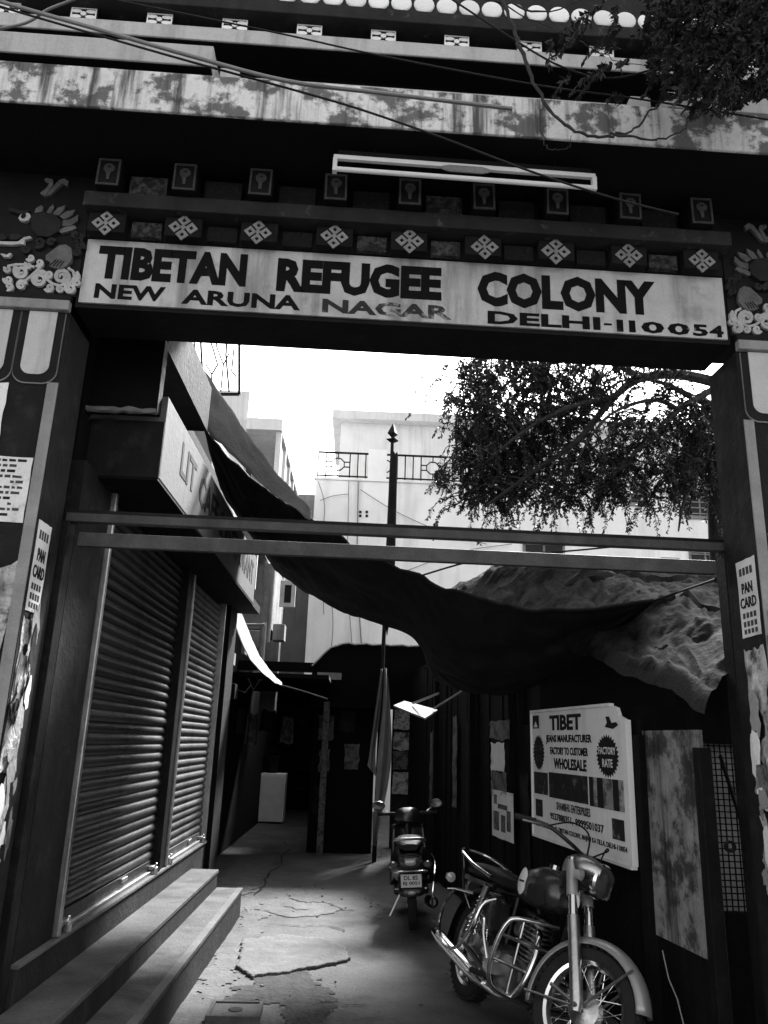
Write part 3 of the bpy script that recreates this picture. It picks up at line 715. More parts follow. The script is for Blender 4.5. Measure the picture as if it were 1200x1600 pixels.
# white curved awning
aw = thing('awning', 'narrow white cloth awning curving down beside the far corner post', 'awning', at(360, 950, 10.6))
path_o = [(361, 952), (366, 975), (376, 1002), (390, 1030), (410, 1052), (430, 1067), (443, 1072)]
path_i = [(376, 954), (384, 975), (394, 1000), (405, 1025), (420, 1045), (432, 1060), (440, 1066)]
def awf(u, v):
    k = u*(len(path_o)-1); i = min(int(k), len(path_o)-2); t = k-i
    a = at(path_o[i][0]+(path_o[i+1][0]-path_o[i][0])*t, path_o[i][1]+(path_o[i+1][1]-path_o[i][1])*t, 10.6)
    b = at(path_i[i][0]+(path_i[i+1][0]-path_i[i][0])*t, path_i[i][1]+(path_i[i+1][1]-path_i[i][1])*t, 11.7)
    return a.lerp(b, v) - Vector((0, 0, .03*sin(pi*v)+.012*noise.noise(Vector((u*14, v*5, 0)))))
MB().grid(awf, 24, 6).build('cloth', 'cloth_white', aw, w=True, smooth=True, solid=.006)
MB().tube([at(443, 1071, 10.6), at(475, 1080, 10.7), at(512, 1092, 10.8)], .009, 6).build('cord', 'cable_shiny', aw, w=True)
# terrace grille against the sky
gr = thing('terrace_grille', 'iron terrace grille with branching bars on the left roof against sky', 'grille', (-2.2, 10, 6.2))
g0 = at(288, 616, 10); g1 = at(374, 520, 10)
fm = MB()
for a, b in (((288, 522), (288, 616)), ((374, 518), (374, 616)), ((288, 616), (374, 616)), ((288, 520), (374, 520))): fm.bar(at(*a, 10), at(*b, 10), .035)
fm.build('frame', 'iron_dark', gr, w=True)
for P, rr_ in (([(300, 616), (298, 580), (305, 550), (302, 520)], .012), ([(313, 522), (316, 575), (319, 612)], .016), ([(330, 612), (331, 585), (340, 570), (333, 545), (326, 527)], .012), ([(345, 612), (349, 570), (338, 540), (340, 522)], .011),
               ([(358, 612), (353, 555), (355, 522)], .014), ([(370, 590), (366, 585), (362, 580), (366, 540)], .011), ([(331, 585), (322, 570)], .01), ([(349, 570), (358, 552)], .01)):
    MB().tube([at(x, y, 10) for x, y in P], rr_, 6).build('bar', 'iron_dark', gr, w=True)
# apartment house far left, its paleness is painted-in sun glare
ah = thing('apartment_building', 'grey apartment house with tall balcony posts behind the left roof', 'building', (-3.2, 19, 0))
def ab(name, m, *a, bevel=0): return MB().box(*a).build(name, m, ah, w=True, bevel=bevel)
ab('wall', 'building_glare', -9, -2.75, 16.5, 24, 0, 9.3)
ab('balcony_slab', 'building_glare', -2.749, -1.95, 16.4, 21.5, 8.35, 8.62)
ab('balcony_slab', 'building_glare', -2.749, -1.95, 16.4, 21.5, 5.2, 5.42)
for k in range(5): ab('post', 'building_glare', -2.08, -1.96, 16.5+1.15*k, 16.62+1.15*k, 5.422, 8.348)
for k in range(4): ab('shutter_panel', 'building_grey', -2.06, -2.0, 16.7+1.15*k, 17.4+1.15*k, 6.0, 8.2)
for k in range(4):
    ab('door_opening', 'window_dark', -2.748, -2.735, 16.9+1.2*k, 17.6+1.2*k, 5.6, 7.7)
hb('corner_column', 'plaster_mid', -1.9, -1.6, 15.6, 15.9, 1.9, 6.2)

def curve_(P, n=6):
    Q = []
    for i in range(len(P)-1):
        a = [P[max(0, min(len(P)-1, j))] for j in (i-1, i, i+1, i+2)]
        for k in range(n):
            t = k/n; Q.append(.5*((2*a[1]) + (a[2]-a[0])*t + (2*a[0]-5*a[1]+4*a[2]-a[3])*t*t + (3*a[1]-a[0]-3*a[2]+a[3])*t**3))
    return Q+[P[-1]]
# ================================================================== FAR WHITE BUILDING
wb = thing('white_building', 'plain white rendered building closing the lane, with iron railed terrace', 'building', (4, 22, 0))
def wbx(name, m, *a, bevel=0, parent=None): return MB().box(*a).build(name, m, parent or wb, w=True, bevel=bevel)
wbx('wall', 'building_white', -1.52, 16, 22, 30, 0, 9.1)
wbx('parapet_cap', 'building_white', -1.56, 16, 21.94, 22.15, 9.101, 9.17)
wbx('wall_side', 'building_grey', -2.6, -1.525, 23.2, 30, 0, 9.0)
wbx('upper_storey', 'building_glare', -1.0, 16, 25.5, 30, 9.102, 12.4)
wbx('upper_slab', 'building_glare', -1.3, 16, 25.1, 30, 12.402, 12.7)
for (a, b, yy) in (((818, 905), (882, 845), 21.96), ((1036, 915), (1062, 872), 21.96), ((1080, 905), (1125, 860), 21.96), ((985, 790), (1010, 745), 21.96), ((1070, 810), (1115, 770), 21.96)):
    s0 = at(a[0], a[1], yy); s1 = at(b[0], b[1], yy)
    wn = wbx('window', 'building_grey', s0.x, s1.x, yy-.02, 21.999, s0.z, s1.z)
    wd = (s1.x-s0.x)
    for k in range(2):
        MB().box(s0.x+wd*(.06+.47*k), s0.x+wd*(.47+.47*k), yy-.035, yy-.021, s0.z+.1, s1.z-.1).build('pane', 'window_dark', wn, w=True)
    for k in range(4):
        zz = s0.z+.15+(s1.z-s0.z-.3)*k/3; MB().box(s0.x, s1.x, yy-.055, yy-.037, zz-.015, zz+.015).build('grille_bar', 'paint_border', wn, w=True)
for (px, w_) in ((560, .02), (545, .012)):
    MB().tube([at(px, 752, 21.93), at(px-3, 900, 21.93), at(px+8, 1050, 21.93)], w_, 5).build('wall_pipe', 'building_grey', wb, w=True)
for P_ in ([(497, 752), (507, 790), (503, 860), (506, 960)], [(563, 765), (620, 800), (700, 835), (760, 850)], [(500, 782), (520, 775), (545, 772)], [(600, 905), (640, 890), (720, 862), (800, 850)], [(505, 880), (520, 960), (515, 1040)]):
    MB().tube(curve_([at(x_, y_, 21.9) for x_, y_ in P_]), .012, 5).build('wall_cable', 'building_grey', wb, w=True)
for px, py in ((563, 800), (573, 800), (563, 806), (573, 806)):
    q = at(px, py, 21.99); MB().obox(q, (.07, .03, .07)).build('wall_vent', 'plaster_dark', wb, w=True)
# terrace railing
rl = thing('terrace_railing', 'black iron terrace railing with octagon motifs on the white building', 'railing', (1.0, 22, 9.17))
rz0, rz1 = 9.19, 9.98
def rbar(a, b, w_=.035, nm='bar'): return MB().bar(a, b, w_).build(nm, 'iron_dark', rl, w=True)
x = -1.48
rbar((-1.48, 22.05, rz1), (6.5, 22.05, rz1), .05, 'top_rail'); rbar((-1.48, 22.05, rz0+.06), (6.5, 22.05, rz0+.06), .04, 'bottom_rail')
for i, x in enumerate([-1.48+.235*k for k in range(34)]):
    seg = i % 6
    if seg in (2, 3): continue
    rbar((x, 22.05, rz0), (x, 22.05, rz1))
for k in range(6):
    c = -1.48+.235*(2.5+6*k); z = (rz0+rz1)/2+.03; P = [(c+.2*cos(pi/8+j*pi/4), 22.05, z+.2*sin(pi/8+j*pi/4)) for j in range(8)]
    mb = MB()
    for j in range(8): mb.bar(P[j], P[(j+1) % 8], .03)
    for j, dx in ((0, 1), (3, -1), (4, -1), (7, 1)): mb.bar(P[j], (c+dx*.35, 22.05, P[j][2]), .03)
    mb.bar((c, 22.05, z+.2), (c, 22.05, rz1), .03); mb.bar((c, 22.05, z-.2), (c, 22.05, rz0+.06), .03)
    mb.build('octagon_motif', 'iron_dark', rl, w=True)
wbx('pier', 'building_white', .0, .55, 21.95, 22.2, 9.172, 10.1)
def blob_shape(mb, c, s, seed): pass
pk = thing('hanging_planter', 'small dark faceted planter hanging at the terrace railing end', 'planter', at(690, 745, 21.8))
MB().lathe([(.0, -.32), (.14, -.3), (.22, -.1), (.26, .05), (.2, .16), (.0, .17)], 7).build('pot', 'plaster_dark', pk)
MB().tube([(0, 0, .1), (.05, .1, .5)], .012, 5).build('hanger', 'iron_dark', pk)

# ================================================================== end of the lane
le = thing('lane_end_house', 'dark covered house front closing the lane under the tin awning', 'house', (-.6, 21, 0))
def lb(name, m, *a, bevel=0): return MB().box(*a).build(name, m, le, w=True, bevel=bevel)
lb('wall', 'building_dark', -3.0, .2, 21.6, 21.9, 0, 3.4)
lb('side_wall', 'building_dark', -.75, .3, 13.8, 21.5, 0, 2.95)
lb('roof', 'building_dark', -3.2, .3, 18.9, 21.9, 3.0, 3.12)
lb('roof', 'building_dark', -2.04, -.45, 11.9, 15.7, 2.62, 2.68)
dq = at(507, 1180, 13.6); lb('door_post', 'paper_dim', dq.x-.05, dq.x+.05, 13.55, 13.65, 0, 2.6)
lb('roof_beam', 'building_dark', -2.6, -.7, 13.5, 13.7, 2.85, 3.0)
lb('shelf', 'plaster_dark', -1.55, -1.0, 21.3, 21.59, 1.0, 1.05)
lb('shelf', 'plaster_dark', -1.55, -1.0, 21.3, 21.59, .5, .55)
lb('shelf', 'plaster_dark', -1.55, -1.0, 21.3, 21.59, 1.5, 1.55)
p = at(477, 1150, 21.55); MB().lathe([(.0, .02), (.1, .02), (.12, .0), (.2, .0), (.22, .03), (.25, .03), (.25, 0)], 16, plane(p, (1, 0, 0), (0, 0, 1))).build('round_plaque', 'plaster_dark', le, w=True)
ct = thing('cabinet', 'pale metal cabinet standing at the dark end of the lane', 'cabinet', (-1.86, 18.4, 0))
MB().box(-.34, .34, -.25, .25, .03, 1.02).build('body', 'disc_white', ct, bevel=.015)
MB().box(-.31, .31, -.262, -.251, .08, .97).build('door', 'disc_white', ct, bevel=.006)
MB().box(-.30, .30, -.2, .2, -.01, .028).build('foot', 'iron_dark', ct)
bk = thing('bucket', 'dim bucket standing on top of the pale cabinet', 'bucket', (-1.86, 18.4, 1.021))
MB().lathe([(.0, .0), (.12, .0), (.17, .33), (.185, .33), (.185, .36), (.16, .36), (.11, .02), (0, .02)], 16).build('pail', 'plaster_dark', bk, smooth=True)
MB().tube([(-.17, 0, .34), (-.12, 0, .46), (0, 0, .5), (.12, 0, .46), (.17, 0, .34)], .008, 6).build('handle', 'iron_dark', bk)
# corrugated tin awning
ta = thing('tin_awning', 'dark corrugated tin awning in front of the white wall', 'awning', (0, 14, 2.9))
def taf(u, v):
    x = -.80+2.0*u; y = 13.4+2.6*v; k = min(1., u/.28)
    return Vector((x, y, 2.93+.40*(1-(1-k)**2)+.25*v+.012*sin(x*2*pi/.075)))
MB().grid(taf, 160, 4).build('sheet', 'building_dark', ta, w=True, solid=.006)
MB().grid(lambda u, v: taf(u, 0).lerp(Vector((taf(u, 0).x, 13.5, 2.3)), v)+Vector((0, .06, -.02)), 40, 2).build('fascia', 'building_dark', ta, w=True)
for k_, (a_, b_, c_, d_, m_) in enumerate(((-.66, -.40, 1.75, 2.15, 'paper_dim'), (-.62, -.44, 1.25, 1.6, 'paper_dim'), (-.30, -.05, 1.9, 2.25, 'plaster_dark'), (-.2, .05, 1.3, 1.7, 'paper_dim'), (-.68, -.5, .6, 1.05, 'plaster_dark'))):
    MB().prism(torn(a_, b_, c_, d_, .015, 5, k_), plane((0, 13.795, 0), (1, 0, 0), (0, 0, 1)), .006).build('bill', m_, le, w=True)
for k_, (px_, py_, w_, h_) in enumerate(((372, 1105, .22, .4), (395, 1115, .18, .5), (420, 1110, .25, .35), (450, 1120, .2, .45), (470, 1108, .16, .3))):
    q_ = at(px_, py_, 13.2+.4*k_)
    MB().grid(lambda u, v: q_+Vector(((u-.5)*w_*(1+.2*v), .05*sin(u*9+k_), -h_*v+.02*sin(u*7))), 10, 6).build('hanging_cloth', ('plaster_dark', 'paper_dim')[k_ % 2], le, w=True, smooth=True)
mb = MB(); mb.tube([taf(u/20, 0)+Vector((0, -.02, .0)) for u in range(21)], .014, 6); mb.build('edge_strip', 'plaster_light', ta, w=True)
MB().box(-.70, -.3, 13.3, 13.34, 2.72, 2.83).build('valance', 'plaster_mid', ta, w=True)

# ================================================================== RIGHT STALL (wall line leans 7 degrees from the lane)
SA = math.atan(.128)
stl = thing('market_stall', 'ramshackle boarded market stall along the right of the lane', 'stall', (1.95, 5, 0), SA)
def rb(name, m, x0, x1, y0, y1, z0, z1, bevel=0, parent=None): return MB().box(x0, x1, y0, y1, z0, z1).build(name, m, parent or stl, bevel=bevel)
rb('back_wall', 'plaster_black', .06, 2.6, 0.5, 2.5, 0, 2.05)
rb('back_wall', 'plaster_black', .06, 2.6, 2.505, 8.9, 0, 2.95)
rb('front_board', 'wood_dark', .02, .058, .45, 2.5, 0, 1.98)
k = .42
while k < 3.3:
    wdt = random.uniform(.12, .2)
    rb('plank', 'wood_dark', random.uniform(-.006, .004), .018, k, k+wdt-.008, .0, 1.95); k += wdt
rb('board', 'wood_mid', -.004, .03, -.29, .40, .66, 1.88, .004)
rb('board', 'wood_dark', .012, .032, -.29, .40, .02, .65)
rb('post', 'wood_dark', -.05, .02, .36, .44, 0, 1.85, .004)
rb('post', 'iron_dark', -.05, .03, -.37, -.30, 0, 1.78, .004)
# wire mesh screen set back beyond the end of the boarded wall, facing the street
I_ = XF['market_stall'].inverted()
m0 = at(1100, 1425, 5.2); m1 = at(1190, 1165, 5.2)
MB().box(m0.x, m1.x+.2, 5.30, 5.32, 0, 2.2).build('mesh_backing', 'mesh_back', stl, w=True)
mb = MB()
for i in range(18): mb.bar((m0.x+.036*i, 5.2, m0.z), (m0.x+.036*i, 5.2, m1.z), .007)
for i in range(32): mb.bar((m0.x, 5.197, m0.z+.036*i), (m0.x+.62, 5.197, m0.z+.036*i), .007)
mb.build('wire_mesh', 'iron_dark', stl, w=True)
MB().box(m0.x-.03, m1.x+.3, 5.16, 5.26, 0, m0.z).build('mesh_sill', 'wood_dark', stl, w=True)
MB().box(m0.x-.05, m1.x+.3, 5.14, 5.28, m1.z+.002, 2.3).build('mesh_header', 'wood_dark', stl, w=True)
mt0 = at(1125, 1180, 5.18); mt1 = at(1160, 1290, 5.18); MB().tube([mt0, mt1], .012, 6).build('brace', 'iron_dark', stl, w=True)
# further wall up the lane with doorway, posters
k = 2.9
while k < 8.6:
    wdt = random.uniform(.16, .32)
    rb('plank', 'wood_dark', .0+random.uniform(-.02, .02), .055, k, k+wdt-.01, 0, random.uniform(2.7, 2.9)); k += wdt
for s_ in (3.0, 4.45, 6.3): rb('post', 'wood_dark', -.09, -.025, s_, s_+.08, 0, 2.6)
for s0_, s1_, z0_, z1_, m_ in ((3.15, 3.42, .9, 1.9, 'plaster_dark'), (4.6, 4.85, .6, 2.0, 'plaster_dark'), (5.3, 5.5, 1.0, 2.1, 'paper_dim'), (2.62, 2.86, .5, 1.5, 'plaster_dark'), (6.6, 6.85, .9, 1.9, 'paper_dim')):
    MB().prism(torn(s0_, s1_, z0_, z1_, .03, 8, int(s0_*10)), plane((-.024, 0, 0), (0, -1, 0), (0, 0, 1)) @ Matrix.Diagonal((-1, 1, 1, 1)), .004).build('torn_bill', m_, stl)
# big signboard
sg = thing('signboard', 'white TIBET jeans wholesale signboard on the right stall wall', 'signboard', stl.matrix_world @ Vector((-.06, .5, 1.03)), SA)
SW, SH = 1.87, 1.02
# plane: reading direction runs from far end (left in view) to near end
SM = plane((-.012, SW, 0), (0, -1, 0), (0, 0, 1))
PB = [(0, 0), (SW, 0), (SW, SH-.10), (SW-.10, SH-.07), (SW-.13, SH-.015), (SW-.2, SH), (0, SH)]
MB().prism([(a, b) for a, b in PB], plane((.02, SW, 0), (0, -1, 0), (0, 0, 1)), .03).build('board', 'board_white', sg)
fmm = MB()
for a in ((-.015, SW+.015, -.02, 0), (-.015, SW-.22, SH, SH+.02), (-.015, 0, 0, SH), (SW, SW+.03, 0, SH-.1)): fmm.box(a[0], a[1], a[2], a[3], -.03, .012)
fmm.xf(SM).build('edge_frame', 'board_white', sg)
def stx(s, x0, x1, z0, z1, b=.02, m='ink'): return text(s, sg, m, SM, x0*SW, x1*SW, z0*SH, z1*SH, b, 'lettering', .002)
stx('TIBET', .24, .60, .845, .965, .04)
stx('JEANS MANUFACTURER', .19, .70, .735, .810, .03)
stx('FACTORY TO CUSTOMER', .24, .66, .655, .715, .03)
stx('WHOLESALE', .28, .64, .545, .630, .04)
stx('SHAMBHU ENTERPRISES', .30, .66, .235, .295, .02, 'ink_grey')
stx('9527880351,', .22, .48, .145, .205, .025)
stx('9999501037', .505, .78, .150, .205, .025)
stx('SHOP HOUSE NO. 35, TIBETAN COLONY, MAJNU KA TILLA, DELHI-110054', .03, .97, .060, .105, .02)
for cx, txt in ((.09, 1), (.84, 1)):
    rx = .075 if cx < .5 else .10; n = 26 if cx < .5 else 28; P = []
    for i in range(2*n):
        a = pi*i/n; q = 1.0 if i % 2 == 0 else .84; P.append((cx*SW+rx*SW*q*cos(a), .665*SH+.145*SH*q*sin(a)))
    MB().prism(P, SM, .002).build('starburst', 'ink', sg)
    M2 = SM @ Matrix.Translation((0, 0, .0022))
    text('FACTORY', sg, 'ink_grey' if cx < .5 else 'board_white', M2, (cx-rx*.75)*SW, (cx+rx*.75)*SW, .675*SH, .725*SH, .02, 'lettering', .001)
    text('RATE', sg, 'ink_grey' if cx < .5 else 'board_white', M2, (cx-rx*.45)*SW, (cx+rx*.45)*SW, .59*SH, .645*SH, .02, 'lettering', .001)
def pic(nm, m, x0, x1, z0, z1, t=.0015): return MB().prism([(x0*SW, z0*SH), (x1*SW, z0*SH), (x1*SW, z1*SH), (x0*SW, z1*SH)], SM, t).build(nm, m, sg)
pic('photo_print', 'board_photo', .02, .20, .33, .505); pic('photo_print', 'board_photo', .215, .645, .32, .515)
for i, (a, b, m) in enumerate(((.66, .70, 'ink'), (.70, .735, 'board_photo_light'), (.735, .79, 'ink'), (.79, .875, 'board_photo_light'), (.875, .925, 'ink'), (.925, .965, 'board_photo_light'))): pic('garment_print', m, a, b, .315, .515)
pic('photo_print', 'board_photo', .035, .125, .15, .285); pic('photo_print', 'board_photo', .855, .955, .135, .265)
pic('emblem', 'ink', .015, .10, .865, .975); MB().prism([(.03*SW, .875*SH), (.085*SW, .875*SH), (.057*SW, .925*SH)], SM, .003).build('emblem', 'board_white', sg)
MB().prism([(.83*SW, .86*SH), (.90*SW, .845*SH), (.945*SW, .87*SH), (.93*SW, .89*SH), (.89*SW, .885*SH), (.87*SW, .93*SH), (.84*SW, .93*SH), (.85*SW, .89*SH)], SM, .002).build('emblem', 'ink', sg)
# posters on the stall and the post beyond
def stall_poster(label, a, b, off, m, j=.01, seed=3, frame=False):
    # a,b photograph corners on the stall wall plane
    n = Vector((cos(SA), sin(SA), 0)); o = Vector((1.95, 5, 0)) + n*off
    def hit(px, py):
        d = FWD + RGT*((px-600)/FPX) + UPV*((800-py)/FPX); return XF['market_stall'].inverted() @ (CAM + d*((o-CAM).dot(n)/d.dot(n)))
    p = hit(*a); q = hit(*b)
    t = thing('poster', label, 'poster', XF['market_stall'] @ Vector((off, (p.y+q.y)/2, min(p.z, q.z))), SA)
    I = XF[t.name].inverted() @ XF['market_stall']
    M = I @ plane((off, 0, 0), (0, -1, 0), (0, 0, 1))
    s0, s1 = sorted((-p.y, -q.y)); z0, z1 = sorted((p.z, q.z))
    sh = MB().prism(torn(s0, s1, z0, z1, j, 6, seed), M, .006).build('sheet', m, t)
    return t, M, s0, s1, z0, z1
t, M, s0, s1, z0, z1 = stall_poster('pale framed poster with dark blocks beside the TIBET signboard', (770, 1305), (802, 1240), -.10, 'paper', .003, 2)
for a in ((.08, .35, .15, .55), (.72, .9, .2, .62), (.1, .25, .7, .9), (.3, .75, .62, .72), (.45, .65, .15, .5)):
    MB().prism([(s0+(s1-s0)*a[0], z0+(z1-z0)*a[2]), (s0+(s1-s0)*a[1], z0+(z1-z0)*a[2]), (s0+(s1-s0)*a[1], z0+(z1-z0)*a[3]), (s0+(s1-s0)*a[0], z0+(z1-z0)*a[3])], M @ Matrix.Translation((0, 0, .006)), .002).build('print_block', 'paper_dim', t)
stall_poster('torn pale bill above the framed poster on the stall post', (768, 1205), (788, 1160), -.10, 'paper', .02, 5)
stall_poster('faded dark bill at the top of the stall post column', (766, 1155), (796, 1125), -.10, 'paper_dim', .02, 6)
stall_poster('faded bill between the torn bill and the framed poster', (768, 1240), (792, 1208), -.10, 'paper_dim', .02, 7)
# crumpled tarpaulin over the stall roof
rt = thing('roof_tarpaulin', 'crumpled weathered tarpaulin heaped over the right stall roof', 'tarpaulin', XF['market_stall'] @ Vector((.4, 1.5, 2.3)), SA)
def wr(p): return noise.ridged_multi_fractal(p, 1.0, 2.1, 4, 1.0, 2.0, noise_basis='PERLIN_ORIGINAL')
def rtf(u, v):
    s_ = -.565 + 6.0*v
    xx = -.10 + 2.6*u**1.1
    base = 2.08 + min(1.40, .285*(s_+.5)) + .46*min(1, xx/.7 if xx > 0 else 0)**.8 + .04*u
    if s_ > 2: xx -= .10*(s_-2)
    q = Vector((xx*.9+.45*s_, s_*.8-1.2*xx, 2.0)) + .25*Vector((noise.noise(Vector((xx*2, s_*2, 31))), noise.noise(Vector((xx*2, s_*2, 41))), 0))
    fold = (.13*abs(noise.noise(Vector((q.x*.8, q.y*1.4, 2)))) + .11*abs(noise.noise(Vector((q.x*1.3+5, q.y*3.2, 1)))) + .05*abs(noise.noise(Vector((q.x*3, q.y*7.0, 3)))) + .025*abs(noise.noise(Vector((q.x*9+3, q.y*16, 7)))))*(.35+.65*min(1, u/.12))
    drop = -.16*max(0, 1-u/.045)**1.6 - (.05 if (s_ < .9 and u > .16) else 0) - (.06 if (s_ < 2.6 and u > .30) else 0)
    return Vector((xx + (.03*noise.noise(Vector((s_*2.5, 1, 0))) if u < .1 else 0) + .03*noise.noise(Vector((xx*3, s_*3, 9))), s_ + .08*noise.noise(Vector((xx*3, s_*3, 19))), base + .10 - fold + drop))
MB().grid(rtf, 150, 330).build('sheet', 'tarp_roof', rt, smooth=True).matrix_world = XF['market_stall']
for o in rt.children: o.matrix_local = XF[rt.name].inverted() @ XF['market_stall']
# dark bundle on the roof
bd = thing('bundle', 'small dark rolled bundle lying on the crumpled tarpaulin', 'bundle', at(925, 912, 7.6))
def bdf(u, v):
    a = 2*pi*u; rr_ = (.16*sin(pi*min(max(v, .02), .98))**.5)*(1+.25*noise.noise(Vector((cos(a)*2, sin(a)*2, v*4))))
    return Vector((-.28+.56*v, rr_*cos(a), rr_*sin(a)*.9+.1*v-.05))
MB().grid(bdf, 20, 14).build('cloth', 'tarp_dark', bd, smooth=True)

# ================================================================== big sagging dark tarpaulin across the lane
tp = thing('hanging_tarpaulin', 'large dark tarpaulin sagging across the lane from the left roof', 'tarpaulin', at(640, 940, 7.0))
UE = [(318, 668, 6.6), (352, 706, 6.5), (402, 752, 6.4), (470, 803, 6.3), (555, 853, 6.2), (640, 893, 6.1), (720, 925, 6.0), (820, 946, 5.9), (930, 952, 5.8), (1024, 938, 5.7)]
LE = [(326, 690, 7.6), (348, 766, 8.0), (398, 845, 8.4), (452, 905, 8.7), (545, 957, 8.9), (642, 990, 9.0), (690, 1064, 8.6), (790, 1082, 7.8), (905, 1034, 6.8), (1024, 938, 5.7)]
def interp(E, u):
    k = u*(len(E)-1); i = min(int(k), len(E)-2); t = k-i
    P = [at(*E[max(0, min(len(E)-1, j))]) for j in (i-1, i, i+1, i+2)]
    return .5*((2*P[1]) + (P[2]-P[0])*t + (2*P[0]-5*P[1]+4*P[2]-P[3])*t*t + (3*P[1]-P[0]-3*P[2]+P[3])*t**3)
def tpf(u, v):
    a = interp(UE, u); b = interp(LE, u); p = a.lerp(b, v)
    p.z -= .16*sin(pi*v)*sin(pi*min(1, u*1.05))**.6
    p += Vector((.3, .2, 1))*(.05*noise.noise(Vector((u*7+v*2, v*5-u*3, 1))) - .06*abs(noise.noise(Vector((u*12+v*3, v*3, 4)))) + .03*abs(noise.noise(Vector((u*30-v*8, v*5, 8)))))*sin(pi*min(1, max(0, u)))**.5
    return p
MB().grid(tpf, 160, 50).build('sheet', 'tarp_dark', tp, w=True, smooth=True, solid=.006)
MB().tube([tpf(i/80, .004) for i in range(81)], .014, 6).build('hem', 'tarp_dark', tp, w=True)
MB().tube([at(1022, 938, 5.7), at(1060, 925, 5.5), at(1118, 905, 4.6)], .008, 6).build('tie_rope', 'cable', tp, w=True)
MB().tube([at(320, 668, 6.6), at(306, 640, 6.5), at(296, 600, 6.6)], .008, 6).build('tie_rope', 'cable', tp, w=True)
# second, lighter strip of sheeting along the shop parapet behind it
gs = thing('grey_sheet', 'grey weathered sheet strip sloping above the cafe signboard', 'sheet', at(370, 650, 8.5))
UE2 = [(284, 525, 6.7), (322, 582, 6.6), (372, 655, 6.5), (422, 725, 6.4), (486, 797, 6.3)]
LE2 = [(292, 628, 6.5), (326, 676, 6.45), (368, 716, 6.4), (420, 766, 6.35), (486, 812, 6.28)]
def gsf(u, v):
    p = interp(UE2, u).lerp(interp(LE2, u), v); return p + Vector((0, 0, .03*noise.noise(Vector((u*12, v*4, 2)))))
MB().grid(gsf, 40, 10).build('sheet', 'cloth_grey', gs, w=True, smooth=True, solid=.006)

# ================================================================== flagpole with furled cloths
fp = thing('flagpole', 'thin flagpole with spear finial rising from the middle of the lane', 'flagpole', (.34, 13, 0))
tip = at(615, 664, 13); b0 = Vector((.335, 13, 0)); nk = at(613, 692, 13)
MB().tube([b0, b0.lerp(nk, .5), nk], [.036, .034, .030], 10).build('pole', 'iron_dark', fp, w=True, smooth=True)
dirn = (nk-b0).normalized(); Mf = Matrix.Translation(nk) @ dirn.to_track_quat('Z', 'Y').to_matrix().to_4x4()
MB().lathe([(.03, -.06), (.03, 0), (.11, .045), (.115, .06), (.03, .07), (.025, .10), (.10, .17), (.0, .38)], 4, Mf @ Matrix.Rotation(.3, 4, 'Z')).build('spear_finial', 'iron_dark', fp, w=True)
def flagf(u, v, a=None):
    p = b0.lerp(nk, .97-.46*v*1.0)
    ww = (.10+.09*v)*(1 if v < .8 else (1-v)/.2*.9+.1)
    an = 2*pi*u
    return p + Vector((.05+ww*.55*cos(an), .05*sin(an)+.02*sin(v*9), .05*sin(an*2+v*7)))
MB().grid(flagf, 14, 40).build('furled_flag', 'tarp_dark', fp, w=True, smooth=True)
bn = thing('banner_cloth', 'pale furled prayer banner hanging at the flagpole foot', 'banner', at(595, 1240, 12.8))
def strip(name, m, E1, E2, n=24, amp=.03):
    def f(u, v):
        p = interp(E1, u).lerp(interp(E2, u), v); return p + Vector((0, amp*sin(v*pi*3+u*2), 0))
    MB().grid(f, n, 8).build(name, m, bn, w=True, smooth=True)
strip('cloth_strip', 'cloth_grey', [(595, 1045, 12.8), (586, 1110, 12.8), (577, 1180, 12.8), (574, 1196, 12.8)], [(599, 1045, 12.85), (594, 1110, 12.85), (587, 1170, 12.85), (588, 1215, 12.85)])
strip('cloth_strip', 'cloth_grey', [(601, 1043, 12.75), (597, 1110, 12.75), (589, 1200, 12.75), (583, 1320, 12.75)], [(605, 1045, 12.85), (610, 1110, 12.85), (610, 1200, 12.85), (586, 1322, 12.85)])
# poster-plastered post, awning board
pp = thing('poster_post', 'tall wall pier plastered with small bills behind the flagpole', 'pier', at(628, 1250, 14.6))
q0 = at(610, 1260, 14.6); q1 = at(646, 1046, 14.6)
MB().box(q0.x, q1.x, 14.6, 14.8, 0, q1.z+.02).build('pier', 'plaster_dark', pp, w=True)
rr = random.Random(9); zt = q1.z
for i, (pt, pb2, m) in enumerate(((1048, 1092, 'paper_dim'), (1094, 1140, 'paper_print'), (1144, 1172, 'paper_peel'), (1174, 1202, 'paper_dim'), (1206, 1240, 'paper_peel'))):
    za = at(625, pb2, 14.59).z; zb = at(625, pt, 14.59).z
    MB().prism(torn(q0.x+.02, q1.x-.02-rr.uniform(0, .05), za, zb, .012, 5, i), plane((0, 14.598, 0), (1, 0, 0), (0, 0, 1)), .006).build('bill', m, pp, w=True)
wbd = thing('white_board', 'white tilted board on two thin stays under the dark tarpaulin', 'board', at(648, 1107, 9.6))
P = [at(615, 1102, 9.6), at(632, 1095, 10.0), at(684, 1109, 9.9), at(664, 1122, 9.4)]
mb = MB(); mb.add(P + [q-Vector((0, 0, .02)) for q in P], [(0,1,2,3),(7,6,5,4),(0,4,5,1),(1,5,6,2),(2,6,7,3),(3,7,4,0)]); mb.build('board', 'cloth_white', wbd, w=True)
for a, b in (((645, 1099), (686, 1083)), ((678, 1107), (722, 1080))): MB().tube([at(*a, 9.8), at(*b, 9.5)], .014, 6).build('stay', 'cable_shiny', wbd, w=True)
wire = MB().tube([at(1035, 1485, 4.75), at(1045, 1530, 4.7), at(1058, 1560, 4.68), at(1068, 1600, 4.66), at(1072, 1650, 4.62)], .004, 5).build('loose_wire', 'cloth_white')
tag(wire, 'thin pale loose wire hanging down the stall boards by the front wheel', 'wire')

